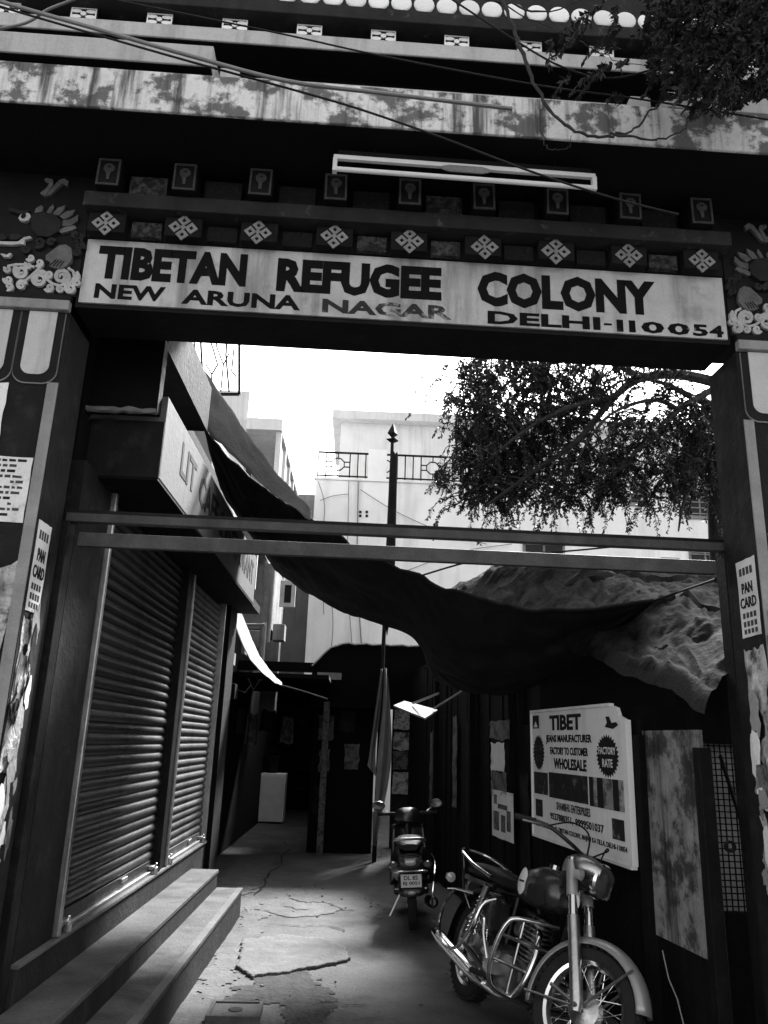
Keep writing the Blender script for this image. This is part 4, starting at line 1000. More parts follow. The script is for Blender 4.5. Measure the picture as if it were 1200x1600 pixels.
# ================================================================== WIRES
def cable(label, pts, r_, m='cable', group=None):
    P = [at(*p) for p in pts]; Q = []
    for i in range(len(P)-1):
        a = [P[max(0, min(len(P)-1, j))] for j in (i-1, i, i+1, i+2)]
        for k in range(6):
            t = k/6; Q.append(.5*((2*a[1]) + (a[2]-a[0])*t + (2*a[0]-5*a[1]+4*a[2]-a[3])*t*t + (3*a[1]-a[0]-3*a[2]+a[3])*t**3))
    Q.append(P[-1])
    return tag(MB().tube(Q, r_, 8).build('overhead_cable', m, smooth=True), label, 'cable', group)
cable('thickest shiny cable crossing the top left of the gate', [(-120, -40, 3.1), (0, 2, 3.1), (150, 45, 3.1), (300, 88, 3.1), (450, 127, 3.1), (600, 146, 3.15), (800, 170, 3.2)], .010, 'cable_shiny')
cable('black cable hugging the underside of the thickest cable', [(-120, -30, 3.12), (0, 10, 3.12), (150, 54, 3.12), (300, 97, 3.12), (450, 138, 3.14), (560, 170, 3.16), (690, 215, 3.2), (830, 268, 3.2), (960, 310, 3.25), (1060, 335, 3.3)], .0055)
cable('thin black wire running above the thick cables to the right', [(130, -10, 3.2), (300, 24, 3.2), (450, 55, 3.2), (600, 88, 3.2), (840, 133, 3.2), (1000, 155, 3.2), (1220, 190, 3.2)], .0045)
cable('grey cable curling up at the top left corner', [(-20, 48, 3.15), (40, 36, 3.13), (75, 15, 3.12), (125, -6, 3.1), (140, -30, 3.1)], .007, 'cable_shiny')
cable('sagging wire from the branch across the upper right ledges', [(700, -5, 3.25), (800, 60, 3.25), (880, 105, 3.25), (960, 122, 3.25), (1080, 95, 3.25), (1220, 98, 3.25)], .005)
cable('fine wire stretched over the stall roof below the rails', [(640, 905, 8), (760, 872, 8.2), (900, 860, 8.4), (1000, 850, 8.6)], .010)

# ================================================================== TREES
def leafcloud(mb, pts, n, spread, size, rnd):
    V = []; F = []
    for p, d in pts:
        for _ in range(n):
            c = p + Vector((rnd.gauss(0, spread), rnd.gauss(0, spread), rnd.gauss(0, spread*.8)))
            q = Vector((rnd.gauss(0, 1), rnd.gauss(0, 1), rnd.gauss(-.5, .8))).normalized()
            sx = q.cross(Vector((rnd.gauss(0, 1), rnd.gauss(0, 1), rnd.gauss(0, 1)))).normalized()
            L_ = size*rnd.uniform(.6, 1.3); W_ = L_*.24; o = len(mb.v)+len(V)
            V += [c-q*L_*.5, c+sx*W_, c+q*L_*.5, c-sx*W_]; F.append((o, o+1, o+2, o+3))
    mb.v += V; mb.f += F
def curve(P, n=8):
    Q = []
    for i in range(len(P)-1):
        a = [P[max(0, min(len(P)-1, j))] for j in (i-1, i, i+1, i+2)]
        for k in range(n):
            t = k/n; Q.append(.5*((2*a[1]) + (a[2]-a[0])*t + (2*a[0]-5*a[1]+4*a[2]-a[3])*t*t + (3*a[1]-a[0]-3*a[2]+a[3])*t**3))
    return Q+[P[-1]]
rnd = random.Random(21)
tr = thing('tree', 'spreading fine leaved tree beyond the gate on the right', 'tree', (5.2, 10.5, 0))
tk = MB().tube(curve([Vector((5.2, 10.5, -.1)), Vector((5.1, 10.5, 2.5)), Vector((4.9, 10.3, 4.6)), at(1130, 600, 10.2)], 6), [.26-.006*i for i in range(19)], 12).build('trunk', 'bark', tr, w=True, smooth=True)
LIMBS = [[(1130, 600, 10.2), (1060, 585, 10), (1000, 592, 9.8), (960, 620, 9.6), (900, 690, 9.5), (830, 740, 9.4), (760, 790, 9.3)],
         [(1000, 592, 9.8), (960, 568, 9.9), (900, 560, 10), (840, 575, 10.2), (780, 610, 10.4), (730, 680, 10.5)],
         [(1130, 640, 10.2), (1080, 620, 10.4), (1040, 600, 10.5), (990, 590, 10.6)],
         [(1130, 600, 10.2), (1060, 640, 9.8), (1010, 690, 9.6), (960, 740, 9.4), (930, 800, 9.3)],
         [(960, 620, 9.6), (880, 640, 9.2), (810, 680, 9.0), (740, 740, 9.0)],
         [(1120, 650, 10.2), (1100, 720, 9.8), (1070, 780, 9.5), (1060, 830, 9.4)],
         [(900, 560, 10), (830, 545, 10.4), (760, 560, 10.8), (700, 600, 11)],
         [(1060, 640, 9.8), (1020, 625, 9.3), (950, 650, 9.0), (900, 720, 8.8)]]
lm = MB(); LP = []
for i, L_ in enumerate(LIMBS):
    Q = curve([at(*p) for p in L_], 6); r0 = (.085, .055, .07, .055, .04, .05, .04, .04)[i]
    lm.tube(Q, [r0*(1-.8*j/(len(Q)-1)) for j in range(len(Q))], 7); LP += Q
twigs = MB(); LV = []
def dens(px, py):
    if px < 690 or py > 845 or py < 520: return 0
    e = ((px-805)/118)**2 + ((py-690)/150)**2
    d = .72 if e < 1 else .0
    d = max(d, .78 if ((px-950)/190)**2 + ((py-720)/125)**2 < 1 else 0)
    if 860 < px < 1110 and 575 < py < 690: d *= .55
    d = max(d, .75 if (1020 < px < 1135 and 660 < py < 830) else 0)
    d = max(d, .55 if (900 < px < 1100 and 545 < py < 585) else 0)
    d = max(d, .8 if ((px-706)/17)**2 + ((py-580)/24)**2 < 1 else 0)
    d = max(d, .5 if (760 < px < 1000 and 535 < py < 570) else 0)
    return d
cnt = 0
lf = MB()
def pinnate(mb, Q, size, rnd):
    "paired leaflets along a twig"
    for i in range(len(Q)-1):
        d = (Q[i+1]-Q[i]); dn = d.normalized()
        sd_ = dn.cross(Vector((rnd.gauss(0, .3), rnd.gauss(0, .3), 1))).normalized()
        for k in range(4):
            p = Q[i] + d*(k/4)
            for sg_ in (-1, 1):
                if rnd.random() < .12: continue
                L_ = size*rnd.uniform(.6, 1.5); dd = (sd_*sg_*.9 + dn*.55 + Vector((rnd.gauss(0, .25), rnd.gauss(0, .25), rnd.gauss(-.25, .25)))).normalized()
                s2 = dd.cross(Vector((rnd.gauss(0, 1), rnd.gauss(0, 1), rnd.gauss(0, 1)))).normalized()*L_*.22; o = len(mb.v)
                mb.v += [p, p+dd*L_*.5+s2, p+dd*L_, p+dd*L_*.5-s2]; mb.f.append((o, o+1, o+2, o+3))
while cnt < 185:
    px = rnd.uniform(715, 1150); py = rnd.uniform(530, 800)
    if rnd.random() > dens(px, py): continue
    c = at(px, py, rnd.uniform(8.9, 11.2)); s = min(rnd.sample(LP, 40), key=lambda q: (q-c).length + .8*max(0, c.z-q.z))
    mid = s.lerp(c, .5) + Vector((rnd.uniform(-.1, .1), 0, .18)); Q = curve([s, mid, c], 4)
    twigs.tube(Q, [.016, .015, .013, .012, .011, .010, .009, .008, .007], 5, False)
    for _ in range(rnd.randint(6, 12)):
        s2 = Q[rnd.randint(5, 8)]; out = Vector((rnd.gauss(-.03, .26), rnd.gauss(0, .26), rnd.gauss(.02, .13))); e = s2 + out + Vector((0, 0, -rnd.uniform(.08, .42)))
        T = curve([s2, s2+out*.7+Vector((0, 0, .03)), e], 5)
        twigs.tube(T, [.006-.0004*j for j in range(len(T))], 4, False); pinnate(lf, T, .044, rnd)
    cnt += 1
lm.build('limbs', 'bark', tr, w=True, smooth=True)
twigs.build('twigs', 'bark', tr, w=True)['kind'] = 'stuff'
cr = lf.build('crown', 'leaf', tr, w=True); cr['kind'] = 'stuff'
# second tree on the street side, its branches reach over the slab
t2 = thing('street_tree', 'drooping leafy branches of a street tree over the right gate top', 'tree', (3.9, 2.4, 0))
MB().tube(curve([Vector((3.9, 2.4, -.1)), Vector((3.9, 2.45, 2.5)), Vector((3.7, 2.6, 5)), Vector((3.0, 2.9, 6.6)), at(1080, -60, 3.2)], 5), [.2-.0065*i for i in range(21)], 10).build('trunk', 'bark', t2, w=True, smooth=True)
B2 = [[(1080, -60, 3.2), (960, -30, 3.2), (860, -5, 3.2), (760, -10, 3.2)],
      [(780, -10, 3.15), (805, 50, 3.15), (815, 85, 3.15), (840, 140, 3.15), (870, 185, 3.15), (905, 208, 3.15), (950, 212, 3.15), (990, 200, 3.15), (1030, 165, 3.15), (1060, 145, 3.15)],
      [(950, 208, 3.15), (1015, 218, 3.15), (1060, 208, 3.15), (1090, 180, 3.15)],
      [(846, 158, 3.14), (846, 210, 3.14), (860, 232, 3.14), (885, 232, 3.14), (893, 212, 3.14)],
      [(720, -10, 3.2), (790, 5, 3.2), (850, 18, 3.2), (920, -5, 3.2)],
      [(750, -10, 3.25), (840, 35, 3.25), (900, 60, 3.25), (960, 92, 3.25), (1020, 105, 3.25)],
      [(1200, -40, 3.1), (1120, 10, 3.1), (1080, 60, 3.1), (1040, 100, 3.1)],
      [(1250, 20, 3.1), (1180, 60, 3.1), (1110, 100, 3.1), (1080, 140, 3.1)]]
bm2 = MB(); rad = (.022, .011, .0065, .003, .007, .004, .010, .010)
for i, L_ in enumerate(B2):
    Q = [q+Vector((rnd.gauss(0, .006), 0, rnd.gauss(0, .006))) for q in curve([at(*p) for p in L_], 6)]; bm2.tube(Q, [rad[i]*(1-.6*j/(len(Q)-1))*(1+.15*rnd.uniform(-1, 1)) for j in range(len(Q))], 7)
bm2.build('limbs', 'bark', t2, w=True, smooth=True)
LV = []; tw2 = MB(); lf2 = MB()
def dens2(px, py):
    d = .95 if (px > 1040 and py < 60) else 0
    d = max(d, .8 if ((px-1110)/100)**2+((py-110)/75)**2 < 1 else 0)
    d = max(d, .65 if (1000 < px < 1080 and py < 130) else 0)
    d = max(d, .12 if (850 < px < 1010 and 40 < py < 160) else 0)
    d = max(d, .25 if px > 1130 and 100 < py < 210 else 0)
    if 1140 < px < 1200 and py < 60: d *= .45
    return d
cnt = 0
while cnt < 420:
    px = rnd.uniform(850, 1260); py = rnd.uniform(-60, 215)
    if rnd.random() > dens2(px, py): continue
    e = at(px, py, rnd.uniform(2.85, 3.3)); s = e + Vector((rnd.uniform(0, .2), rnd.uniform(-.1, .1), rnd.uniform(.02, .22)))
    Q = curve([s, s.lerp(e, .5)+Vector((0, 0, .03)), e], 3); tw2.tube(Q, .0025, 4, False)
    for q in Q: LV.append((q, None))
    pinnate(lf2, Q, .032, rnd); cnt += 1
tw2.build('twigs', 'bark', t2, w=True)['kind'] = 'stuff'
lf2.build('crown', 'leaf_front', t2, w=True)['kind'] = 'stuff'

# ================================================================== MOTORCYCLE (local +x forward, +y its left, z up)
def wheel(name, par, c, R, tw, steer=None, spokes=36, hubr=.085, rimm='chrome'):
    X = steer or Matrix.Identity(4); B = X @ Matrix.Translation(c) @ Matrix.Rotation(pi/2, 4, 'X')
    wh = MB().lathe([(R-.085, -tw*.40), (R-.05, -tw*.52), (R-.02, -tw*.46), (R-.004, -tw*.22), (R, 0), (R-.004, tw*.22), (R-.02, tw*.46), (R-.05, tw*.52), (R-.085, tw*.40), (R-.085, -tw*.40)], 48, B).build(name, 'rubber', par, smooth=True)
    tr_ = MB()
    for k in range(44):
        a = 2*pi*k/44
        for sg_ in (-1, 1):
            M = B @ Matrix.Rotation(a+sg_*.02, 4, 'Z') @ Matrix.Translation((R-.006, 0, sg_*tw*.25)) @ Matrix.Rotation(sg_*.5, 4, 'X')
            tr_.obox((0, 0, 0), (.014, .018, tw*.36)); n8 = len(tr_.v)-8
            for q in range(8): tr_.v[n8+q] = M @ tr_.v[n8+q]
    tr_.build('tread_blocks', 'rubber', wh)
    MB().lathe([(R-.098, -tw*.36), (R-.080, -tw*.42), (R-.078, -tw*.36), (R-.094, -tw*.25), (R-.104, 0), (R-.094, tw*.25), (R-.078, tw*.36), (R-.080, tw*.42), (R-.098, tw*.36), (R-.112, 0), (R-.098, -tw*.36)], 48, B).build('rim', rimm, wh, smooth=True)
    MB().lathe([(.0, -.055), (.02, -.055), (.022, -.04), (hubr, -.036), (hubr+.006, -.028), (hubr, -.02), (hubr-.02, .0), (hubr, .02), (hubr+.006, .028), (hubr-.01, .036), (.02, .04), (.0, .055)], 24, B).build('hub', 'chrome_dull', wh, smooth=True)
    sp = MB()
    for k in range(spokes):
        a = 2*pi*k/spokes; b = a + (.55 if k % 2 else -.55); z0 = .026 if (k//2) % 2 else -.026
        sp.tube([B @ Vector((hubr*.95*cos(b), hubr*.95*sin(b), z0)), B @ Vector(((R-.10)*cos(a), (R-.10)*sin(a), 0))], .0022, 4, False)
    sp.build('spokes', 'chrome', wh)
    return wh
def arcband(par, name, m, c, R0, wd, a0, a1, X=None, crown=.03, n=26):
    X = X or Matrix.Identity(4); mb = MB(); V = []; k = 6
    for i in range(n+1):
        a = a0+(a1-a0)*i/n
        for j in range(k+1):
            s_ = -1+2*j/k; rr_ = R0 - crown*s_*s_ - (.02 if abs(s_) == 1 else 0)
            V.append(X @ (Vector(c)+Vector((rr_*cos(a), s_*wd/2, rr_*sin(a)))))
    F = [(i*(k+1)+j, i*(k+1)+j+1, (i+1)*(k+1)+j+1, (i+1)*(k+1)+j) for i in range(n) for j in range(k)]
    return mb.add(V, F).build(name, m, par, smooth=True, solid=.004)

head = Vector((.285, -.958, 0)).normalized(); hub = Vector((1.25, 5.05, 0)); org = hub - head*.70
LEAN = Matrix.Rotation(radians(7), 3, 'X')      # leans on its side stand towards its left... sign set below
mc = thing('motorcycle', 'classic motorcycle with chrome crash bars parked facing out on the right', 'motorcycle', (org.x, org.y, 0), 0,
           R=Matrix.Rotation(atan2(head.y, head.x), 3, 'Z') @ Matrix.Rotation(radians(-17), 3, 'X') @ Matrix.Scale(1.04, 3))
def mt(name, m, pts, r_, n=8, par=None, X=None):
    P = [Vector(p) for p in pts]
    if X: P = [X @ p for p in P]
    if len(P) >= 4 and not isinstance(r_, (list, tuple)): P = curve(P, 5)
    return MB().tube(P, r_, n).build(name, m, par or mc, smooth=True)
FA = Vector((.70, 0, .325)); RA = Vector((-.67, 0, .325))
RK = radians(23); axis = Vector((sin(RK), 0, -cos(RK))); hd = FA - axis*.70 + Vector((-.03, 0, 0))
def rotabout(p, ax, ang): return Matrix.Translation(p) @ Matrix.Rotation(ang, 4, ax) @ Matrix.Translation(-p)
ST = rotabout(hd, -axis, radians(27))            # steered to its left (towards the right of the picture)
wheel('front_wheel', mc, FA, .325, .095, ST)
wheel('rear_wheel', mc, RA, .325, .105)
# front mudguard and stays
arcband(mc, 'front_mudguard', 'bike_silver', FA, .372, .135, radians(18), radians(196), ST)
for sg_ in (-1, 1):
    for a in (52, 188):
        q = FA + Vector((.362*cos(radians(a)), sg_*.066, .362*sin(radians(a))))
        mt('mudguard_stay', 'chrome_dull', [FA+Vector((0, sg_*.075, 0)), q], .008, 6, X=ST)
    top = hd - axis*.08 + Vector((0, sg_*.095, 0)); low = FA + Vector((-.012, sg_*.095, 0))
    fk = mt('fork_leg', 'chrome', [top, top.lerp(low, .45)], .029, 14, X=ST)
    mt('fork_slider', 'chrome_dull', [top.lerp(low, .42), low+Vector((0, 0, .02)), low-axis*-.03], [.036, .036, .028], 14, par=fk, X=ST)
    mt('fork_shroud', 'bike_silver', [top+axis*.02, top+axis*.22], .035, 14, par=fk, X=ST)
mt('front_axle', 'chrome', [FA+Vector((0, -.13, 0)), FA+Vector((0, .13, 0))], .014, 8, X=ST)
mt('brake_arm', 'chrome_dull', [FA+Vector((.0, -.08, .0)), FA+Vector((-.2, -.085, .04))], .011, 6, X=ST)
# headlamp in its nacelle
hl = hd - axis*.02 + Vector((.07, 0, .0)); NM = ST @ Matrix.Translation(hl) @ Matrix.Rotation(pi/2, 4, 'Y')
nac = MB().lathe([(.05, -.16), (.085, -.10), (.10, -.02), (.098, .05), (.092, .085)], 24, NM).build('headlamp', 'bike_black', mc, smooth=True)
MB().lathe([(.088, .06), (.103, .07), (.105, .09), (.094, .104), (.088, .10)], 24, NM).build('headlamp_rim', 'chrome', nac, smooth=True)
MB().lathe([(.0, .118), (.05, .113), (.09, .098)], 20, NM).build('headlamp_lens', 'lens_dark', nac, smooth=True)
MB().loft([((-.17, 0, .02), .05, .06), ((-.08, 0, .035), .12, .075), ((.0, 0, .04), .128, .075), ((.07, 0, .04), .11, .06), ((.11, 0, .035), .085, .045)], 16, .8).xf(ST @ Matrix.Translation(hl)).build('nacelle', 'chrome_dull', mc, smooth=True)
# handlebar, grips, levers, mirror-less
hbp = hd - axis*.13
mt('handlebar', 'bike_black', [hbp+Vector((-.24, -.36, .03)), hbp+Vector((-.12, -.25, .06)), hbp+Vector((-.01, -.12, .03)), hbp+Vector((.0, 0, .02)), hbp+Vector((-.01, .12, .03)), hbp+Vector((-.12, .25, .06)), hbp+Vector((-.24, .36, .03))], .0125, 10, X=ST)
for sg_ in (-1, 1):
    mt('grip', 'rubber', [hbp+Vector((-.17, sg_*.30, .05)), hbp+Vector((-.27, sg_*.385, .022))], .019, 10, X=ST)
    mt('lever', 'chrome_dull', [hbp+Vector((-.10, sg_*.25, .05)), hbp+Vector((-.11, sg_*.33, .035)), hbp+Vector((-.19, sg_*.40, .01))], .007, 6, X=ST)
    mt('cable_loop', 'cable', [hbp+Vector((-.10, sg_*.26, .06)), hbp+Vector((.03, sg_*.22, .13)), hbp+Vector((.09, sg_*.1, .10)), hd+Vector((.03, sg_*.06, .0)), hd+Vector((-.08, sg_*.04, -.1))], .0055, 6, X=ST)
    ic = hl+Vector((.03, sg_*.16, -.03)); ii = MB().lathe([(.0, -.03), (.025, -.02), (.03, .02), (.0, .03)], 12, ST @ Matrix.Translation(ic) @ Matrix.Rotation(pi/2, 4, 'Y')).build('indicator', 'lens', mc, smooth=True)
    mt('indicator_stalk', 'bike_black', [hl+Vector((.02, sg_*.09, -.02)), ic], .008, 6, par=ii, X=ST)
# leg guard plate between the forks (small bright deflector)
MB().prism([(0, 0), (.03, .01), (.05, -.17), (.03, -.20), (.008, -.16)], ST @ plane(hl+Vector((.02, -.08, -.10)), (1, 0, 0), (.12, 0, 1)), .006).build('fork_plate', 'chrome', mc)
# tank
tank = MB().loft([((-.19, 0, .80), .07, .05), ((-.15, 0, .815), .105, .085), ((-.05, 0, .83), .135, .115), ((.08, 0, .845), .150, .13), ((.20, 0, .85), .140, .12), ((.28, 0, .84), .105, .095), ((.32, 0, .83), .06, .05)], 22, .82).build('tank', 'bike_paint', mc, smooth=True)
for sg_ in (-1, 1):
    MB().lathe([(.0, .012), (.045, .010), (.062, .0)], 20, Matrix.Translation((-.02, sg_*.139, .845)) @ Matrix.Rotation(-sg_*pi/2, 4, 'X') @ Matrix.Diagonal((.85, 1.35, 1, 1))).build('tank_badge', 'badge', tank, smooth=True)
    MB().loft([((.10, sg_*.150, .80), .012, .045), ((.19, sg_*.146, .80), .016, .06), ((.25, sg_*.118, .80), .012, .045)], 12).build('knee_pad', 'rubber', tank, smooth=True)
MB().lathe([(.0, .03), (.035, .03), (.04, .0)], 16, Matrix.Translation((.10, 0, .968))).build('filler_cap', 'chrome', tank, smooth=True)
MB().box(-.045, .02, -.1515, -.149, .838, .85).build('badge_script', 'ink', tank)
# seat, rear mudguard, rack
MB().loft([((-.92, 0, .80), .10, .03), ((-.86, 0, .815), .125, .05), ((-.6, 0, .82), .135, .055), ((-.35, 0, .805), .125, .05), ((-.22, 0, .80), .09, .045), ((-.18, 0, .80), .06, .03)], 18, .7).build('seat', 'seat', mc, smooth=True)
arcband(mc, 'rear_mudguard', 'bike_black', RA, .395, .17, radians(35), radians(200))
rk = mt('carrier_rail', 'chrome', [(-.42, -.16, .80), (-.7, -.18, .84), (-.95, -.17, .90), (-1.06, -.10, .92), (-1.08, 0, .925), (-1.06, .10, .92), (-.95, .17, .90), (-.7, .18, .84), (-.42, .16, .80)], .012)
mt('carrier_strut', 'chrome', [(-.95, -.17, .90), (-.80, -.155, .66), (-.62, -.15, .56)], .010, par=rk); mt('carrier_strut', 'chrome', [(-.95, .17, .90), (-.80, .155, .66)], .010, par=rk)
mt('carrier_rail', 'chrome', [(-.55, -.19, .66), (-.85, -.20, .64), (-1.0, -.18, .62)], .010)
tlm = MB().loft([((-1.06, 0, .66), .04, .035), ((-1.02, 0, .67), .06, .055), ((-.96, 0, .68), .05, .05)], 14).build('tail_lamp', 'lens_dark', mc, smooth=True)
for sg_ in (-1, 1):
    MB().lathe([(.0, -.035), (.03, -.02), (.036, .02), (.0, .03)], 12, Matrix.Translation((-.98, sg_*.20, .70)) @ Matrix.Rotation(pi/2, 4, 'Y')).build('indicator', 'lens', mc, smooth=True)
    mt('rear_shock', 'chrome_dull', [(-.62, sg_*.125, .35), (-.50, sg_*.125, .74)], .026, 12)
    mb = MB()
    for k in range(9): mb.lathe([(.028, -.006), (.036, 0), (.028, .006)], 14, Matrix.Translation(Vector((-.60, sg_*.125, .42)).lerp(Vector((-.53, sg_*.125, .65)), k/8)))
    mb.build('shock_spring', 'chrome', mc, smooth=True)
# frame
for P in ([(.40, 0, .80), (.36, 0, .55), (.30, 0, .28), (.15, 0, .18)], [(.38, 0, .86), (-.1, 0, .76), (-.45, 0, .74)], [(-.28, .0, .74), (-.30, 0, .45), (-.30, 0, .22)], [(-.30, -.09, .24), (-.67, -.10, .325)], [(-.30, .09, .24), (-.67, .10, .325)], [(-.45, -.1, .74), (-.9, -.11, .74)], [(-.45, .1, .74), (-.9, .11, .74)]):
    mt('frame_tube', 'bike_black', P, .019)
# engine: crankcase, finned barrel, head, covers
en = MB().loft([((-.32, 0, .32), .07, .07), ((-.26, 0, .32), .11, .12), ((-.05, 0, .31), .125, .14), ((.10, 0, .30), .12, .13), ((.18, 0, .30), .07, .07)], 20, .7).build('engine', 'engine', mc, smooth=True)
CY = Matrix.Translation((.05, 0, .40)) @ Matrix.Rotation(radians(8), 4, 'Y')
for k in range(9): MB().lathe([(.0, 0), (.098 if k < 7 else .085, 0), (.098 if k < 7 else .085, .009), (.0, .009)], 20, CY @ Matrix.Translation((0, 0, .02+.026*k))).build('cooling_fin', 'engine', en)
MB().lathe([(.0, 0), (.07, 0), (.07, .25), (.055, .28), (.0, .285)], 18, CY).build('barrel', 'bike_black', en, smooth=True)
for sg_, dx in ((-1, 0), (1, 0)):
    MB().lathe([(.135, 0), (.13, .025), (.10, .04), (.0, .045)], 24, Matrix.Translation((.03, sg_*.115, .30)) @ Matrix.Rotation(-sg_*pi/2, 4, 'X') @ Matrix.Diagonal((1.25, .85, 1, 1))).build('side_cover', 'chrome_dull', en, smooth=True)
    MB().lathe([(.10, 0), (.09, .03), (.0, .035)], 20, Matrix.Translation((-.20, sg_*.11, .32)) @ Matrix.Rotation(-sg_*pi/2, 4, 'X')).build('gear_cover', 'chrome_dull', en, smooth=True)
    bx_ = MB().loft([((-.42, sg_*.125, .60), .03, .08), ((-.38, sg_*.14, .60), .04, .115), ((-.22, sg_*.14, .60), .04, .115), ((-.17, sg_*.125, .60), .03, .08)], 16, .6).build('tool_box', 'bike_black', mc, smooth=True)
MB().loft([((-.12, -.02, .56), .05, .05), ((-.02, -.03, .57), .055, .06), ((.0, -.03, .57), .03, .03)], 12).build('carburettor', 'engine', en, smooth=True)
mt('kick_lever', 'chrome', [(-.2, -.16, .33), (-.26, -.19, .45), (-.30, -.2, .55), (-.30, -.28, .57)], .012)
mt('foot_peg', 'rubber', [(-.12, -.12, .24), (-.12, -.30, .25)], .017); mt('foot_peg', 'rubber', [(-.12, .12, .24), (-.12, .30, .25)], .017)
mt('brake_pedal', 'chrome', [(-.10, -.18, .22), (.06, -.2, .2), (.1, -.25, .22)], .011)
# exhaust pipe and long silencer on its right side
mt('exhaust_pipe', 'chrome', [(.12, -.04, .60), (.24, -.09, .58), (.31, -.13, .46), (.28, -.16, .28), (.12, -.17, .19), (-.15, -.18, .19)], .021, 12)
MB().tube([(-.12, -.185, .19), (-.2, -.19, .20), (-.3, -.195, .215), (-.85, -.21, .30), (-.95, -.212, .315), (-.97, -.212, .318)], [.022, .034, .042, .042, .034, .02], 16).build('silencer', 'chrome', mc, smooth=True)
# crash guard
for sg_ in (-1, 1):
    cg = mt('crash_guard', 'chrome', [(.35, sg_*.04, .66), (.335, sg_*.20, .65), (.32, sg_*.31, .635), (.30, sg_*.35, .60), (.27, sg_*.37, .50), (.24, sg_*.37, .36), (.23, sg_*.35, .28), (.22, sg_*.30, .235), (.22, sg_*.18, .21), (.22, sg_*.05, .20)], .0145, 10)
    mt('guard_bar', 'chrome', [(.28, sg_*.37, .53), (.33, sg_*.03, .51)], .011, par=cg)
    mt('guard_bar', 'chrome', [(.245, sg_*.37, .39), (.31, sg_*.03, .36)], .011, par=cg)
    mt('guard_bar', 'chrome', [(.22, sg_*.20, .65), (.21, sg_*.205, .2)], .010, par=cg)
    MB().loft([((-.45, sg_*.24, .50), .012, .012), ((-.45, sg_*.243, .5), .012, .012)], 8).build('guard_clip', 'chrome', mc)
# rear crash/saree guard loops
for sg_ in (-1,):
    mt('leg_guard_loop', 'chrome', [(-.25, -.17, .68), (-.28, -.24, .62), (-.32, -.26, .45), (-.45, -.26, .32), (-.65, -.25, .28), (-.85, -.24, .36), (-.92, -.22, .50), (-.86, -.2, .62)], .011)
mt('side_stand', 'bike_black', [(-.1, .12, .22), (-.12, .27, .02)], .014)
mt('chain_guard', 'bike_black', [(-.25, .10, .40), (-.75, .12, .40)], .03)

# ================================================================== SCOOTER (rear towards the camera)
sco = thing('scooter', 'dark scooter with number plate parked rear-on behind the motorcycle', 'scooter', (.66, 9.2, 0), 0,
            R=Matrix.Rotation(radians(87), 3, 'Z') @ Matrix.Rotation(radians(-4), 3, 'X'))
def sk(name, m, pts, r_, n=8, par=None): return MB().tube(curve([Vector(p) for p in pts], 5) if len(pts) >= 4 else [Vector(p) for p in pts], r_, n).build(name, m, par or sco, smooth=True)
MB().loft([((-.80, 0, .58), .06, .05), ((-.77, 0, .58), .13, .12), ((-.66, 0, .58), .185, .17), ((-.45, 0, .57), .205, .19), ((-.2, 0, .54), .20, .20), ((-.05, 0, .46), .17, .16), ((.02, 0, .40), .12, .10)], 22, .75).build('rear_body', 'bike_black', sco, smooth=True)
MB().loft([((-.78, 0, .76), .08, .03), ((-.70, 0, .78), .13, .045), ((-.45, 0, .79), .145, .05), ((-.2, 0, .77), .135, .05), ((.02, 0, .75), .10, .045), ((.08, 0, .74), .05, .03)], 18, .75).build('seat', 'seat', sco, smooth=True)
tlp = MB().loft([((-.83, 0, .625), .05, .03), ((-.81, 0, .63), .10, .055), ((-.76, 0, .635), .125, .06)], 18, .8).build('tail_lamp', 'lens_dark', sco, smooth=True)
MB().loft([((-.838, 0, .622), .03, .015), ((-.832, 0, .624), .055, .028), ((-.82, 0, .625), .06, .03)], 14).build('lens', 'lens', tlp, smooth=True)
for sg_ in (-1, 1):
    MB().loft([((-.81, sg_*.165, .60), .03, .025), ((-.78, sg_*.17, .60), .045, .04), ((-.72, sg_*.175, .60), .03, .03)], 12).build('indicator', 'lens_dark', sco, smooth=True)
sk('grab_rail', 'chrome_dull', [(-.55, -.16, .78), (-.78, -.15, .83), (-.90, -.09, .85), (-.92, 0, .852), (-.90, .09, .85), (-.78, .15, .83), (-.55, .16, .78)], .013)
mb = MB().loft([((-.93, 0, .36), .08, .02), ((-.90, 0, .38), .125, .05), ((-.80, 0, .42), .13, .09), ((-.70, 0, .46), .13, .08)], 16, .6); mb.build('rear_mudguard', 'bike_black', sco, smooth=True)
sk('bumper_bar', 'chrome', [(-.86, -.16, .55), (-.905, -.10, .555), (-.91, 0, .558), (-.905, .10, .555), (-.86, .16, .55)], .011)
plm = plane((-.935, .10, .42), (0, -1, 0), (.25, 0, 1))
npl = MB().box(0, .20, 0, .115, 0, .004).xf(plm).build('number_plate', 'badge', sco)
text('DL 8S', npl, 'ink', plm @ Matrix.Translation((0, 0, .0045)), .03, .165, .064, .104, .02, 'lettering', .001)
text('BJ 0051', npl, 'ink', plm @ Matrix.Translation((0, 0, .0045)), .02, .18, .014, .052, .02, 'lettering', .001)
MB().lathe([(.0, .01), (.02, .008), (.026, 0)], 12, plane((-.96, 0, .375), (0, -1, 0), (0, 0, 1)) @ Matrix.Diagonal((1.6, .7, 1, 1))).build('reflector', 'lens', sco)
wheel('rear_wheel', sco, Vector((-.66, 0, .215)), .215, .09, None, 0, .10, 'chrome_dull')
wheel('front_wheel', sco, Vector((.62, 0, .215)), .215, .09, None, 0, .10, 'chrome_dull')
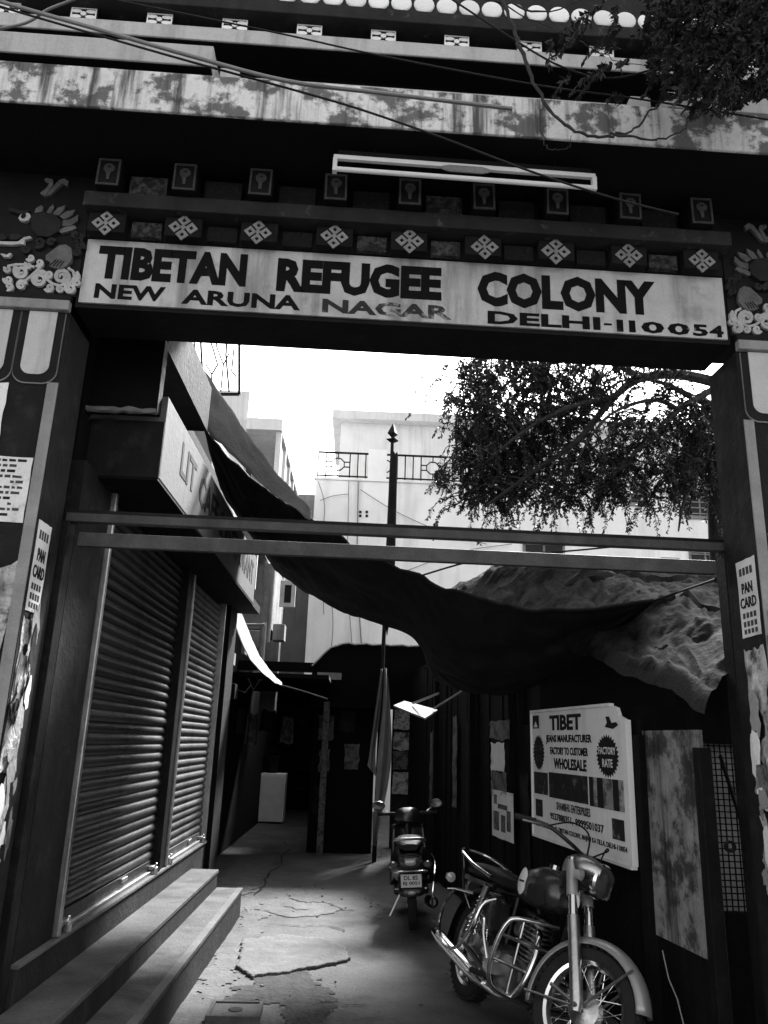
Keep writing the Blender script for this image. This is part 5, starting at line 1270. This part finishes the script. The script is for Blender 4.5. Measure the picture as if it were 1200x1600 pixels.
MB().tube([(-.3, -.16, .20), (-.45, -.18, .22), (-.85, -.2, .27), (-.88, -.2, .275)], [.03, .055, .055, .03], 14).build('silencer', 'bike_black', sco, smooth=True)
MB().box(.0, .42, -.19, .19, .20, .26).build('floorboard', 'bike_black', sco, bevel=.02)
MB().grid(lambda u, v: Vector((.40+.12*v+.06*cos((u-.5)*pi), (u-.5)*(.46-.1*v), .24+.62*v)), 12, 10).build('leg_shield', 'bike_black', sco, smooth=True, solid=.03)
arcband(sco, 'front_mudguard', 'bike_black', (.62, 0, .215), .26, .13, radians(20), radians(190))
MB().loft([((.36, 0, .95), .07, .05), ((.42, 0, .96), .15, .085), ((.52, 0, .95), .15, .09), ((.60, 0, .93), .09, .06)], 18, .8).build('handlebar_cowl', 'bike_black', sco, smooth=True)
sk('steering_column', 'bike_black', [(.50, 0, .90), (.60, 0, .3)], .04, 12)
for sg_ in (-1, 1):
    sk('grip', 'rubber', [(.43, sg_*.13, .98), (.38, sg_*.34, .985)], .018, 10)
    mi = sk('mirror_stalk', 'chrome', [(.45, sg_*.20, .97), (.47, sg_*.24, 1.01), (.44, sg_*.31, 1.05)], .007, 6)
    MM = Matrix.Translation((.42, sg_*.33, 1.075)) @ Matrix.Rotation(-pi/2+.25, 4, 'Y') @ Matrix.Rotation(sg_*.25, 4, 'X')
    MB().lathe([(.0, -.025), (.05, -.02), (.062, .0), (.058, .004)], 20, MM @ Matrix.Diagonal((.8, 1.3, 1, 1))).build('mirror_shell', 'bike_black', mi, smooth=True)
    MB().lathe([(.0, .004), (.052, .003), (.056, .0)], 20, MM @ Matrix.Diagonal((.8, 1.3, 1, 1))).build('mirror_glass', 'chrome', mi)
    sk('brake_lever', 'chrome', [(.46, sg_*.16, .97), (.50, sg_*.3, .965)], .006, 6)
sk('saree_guard', 'chrome', [(-.25, -.23, .62), (-.55, -.25, .60), (-.85, -.23, .52), (-.92, -.20, .36), (-.88, -.19, .22)], .009, 6)
sk('side_stand', 'chrome_dull', [(-.05, .12, .22), (-.10, .24, .01)], .011, 6)
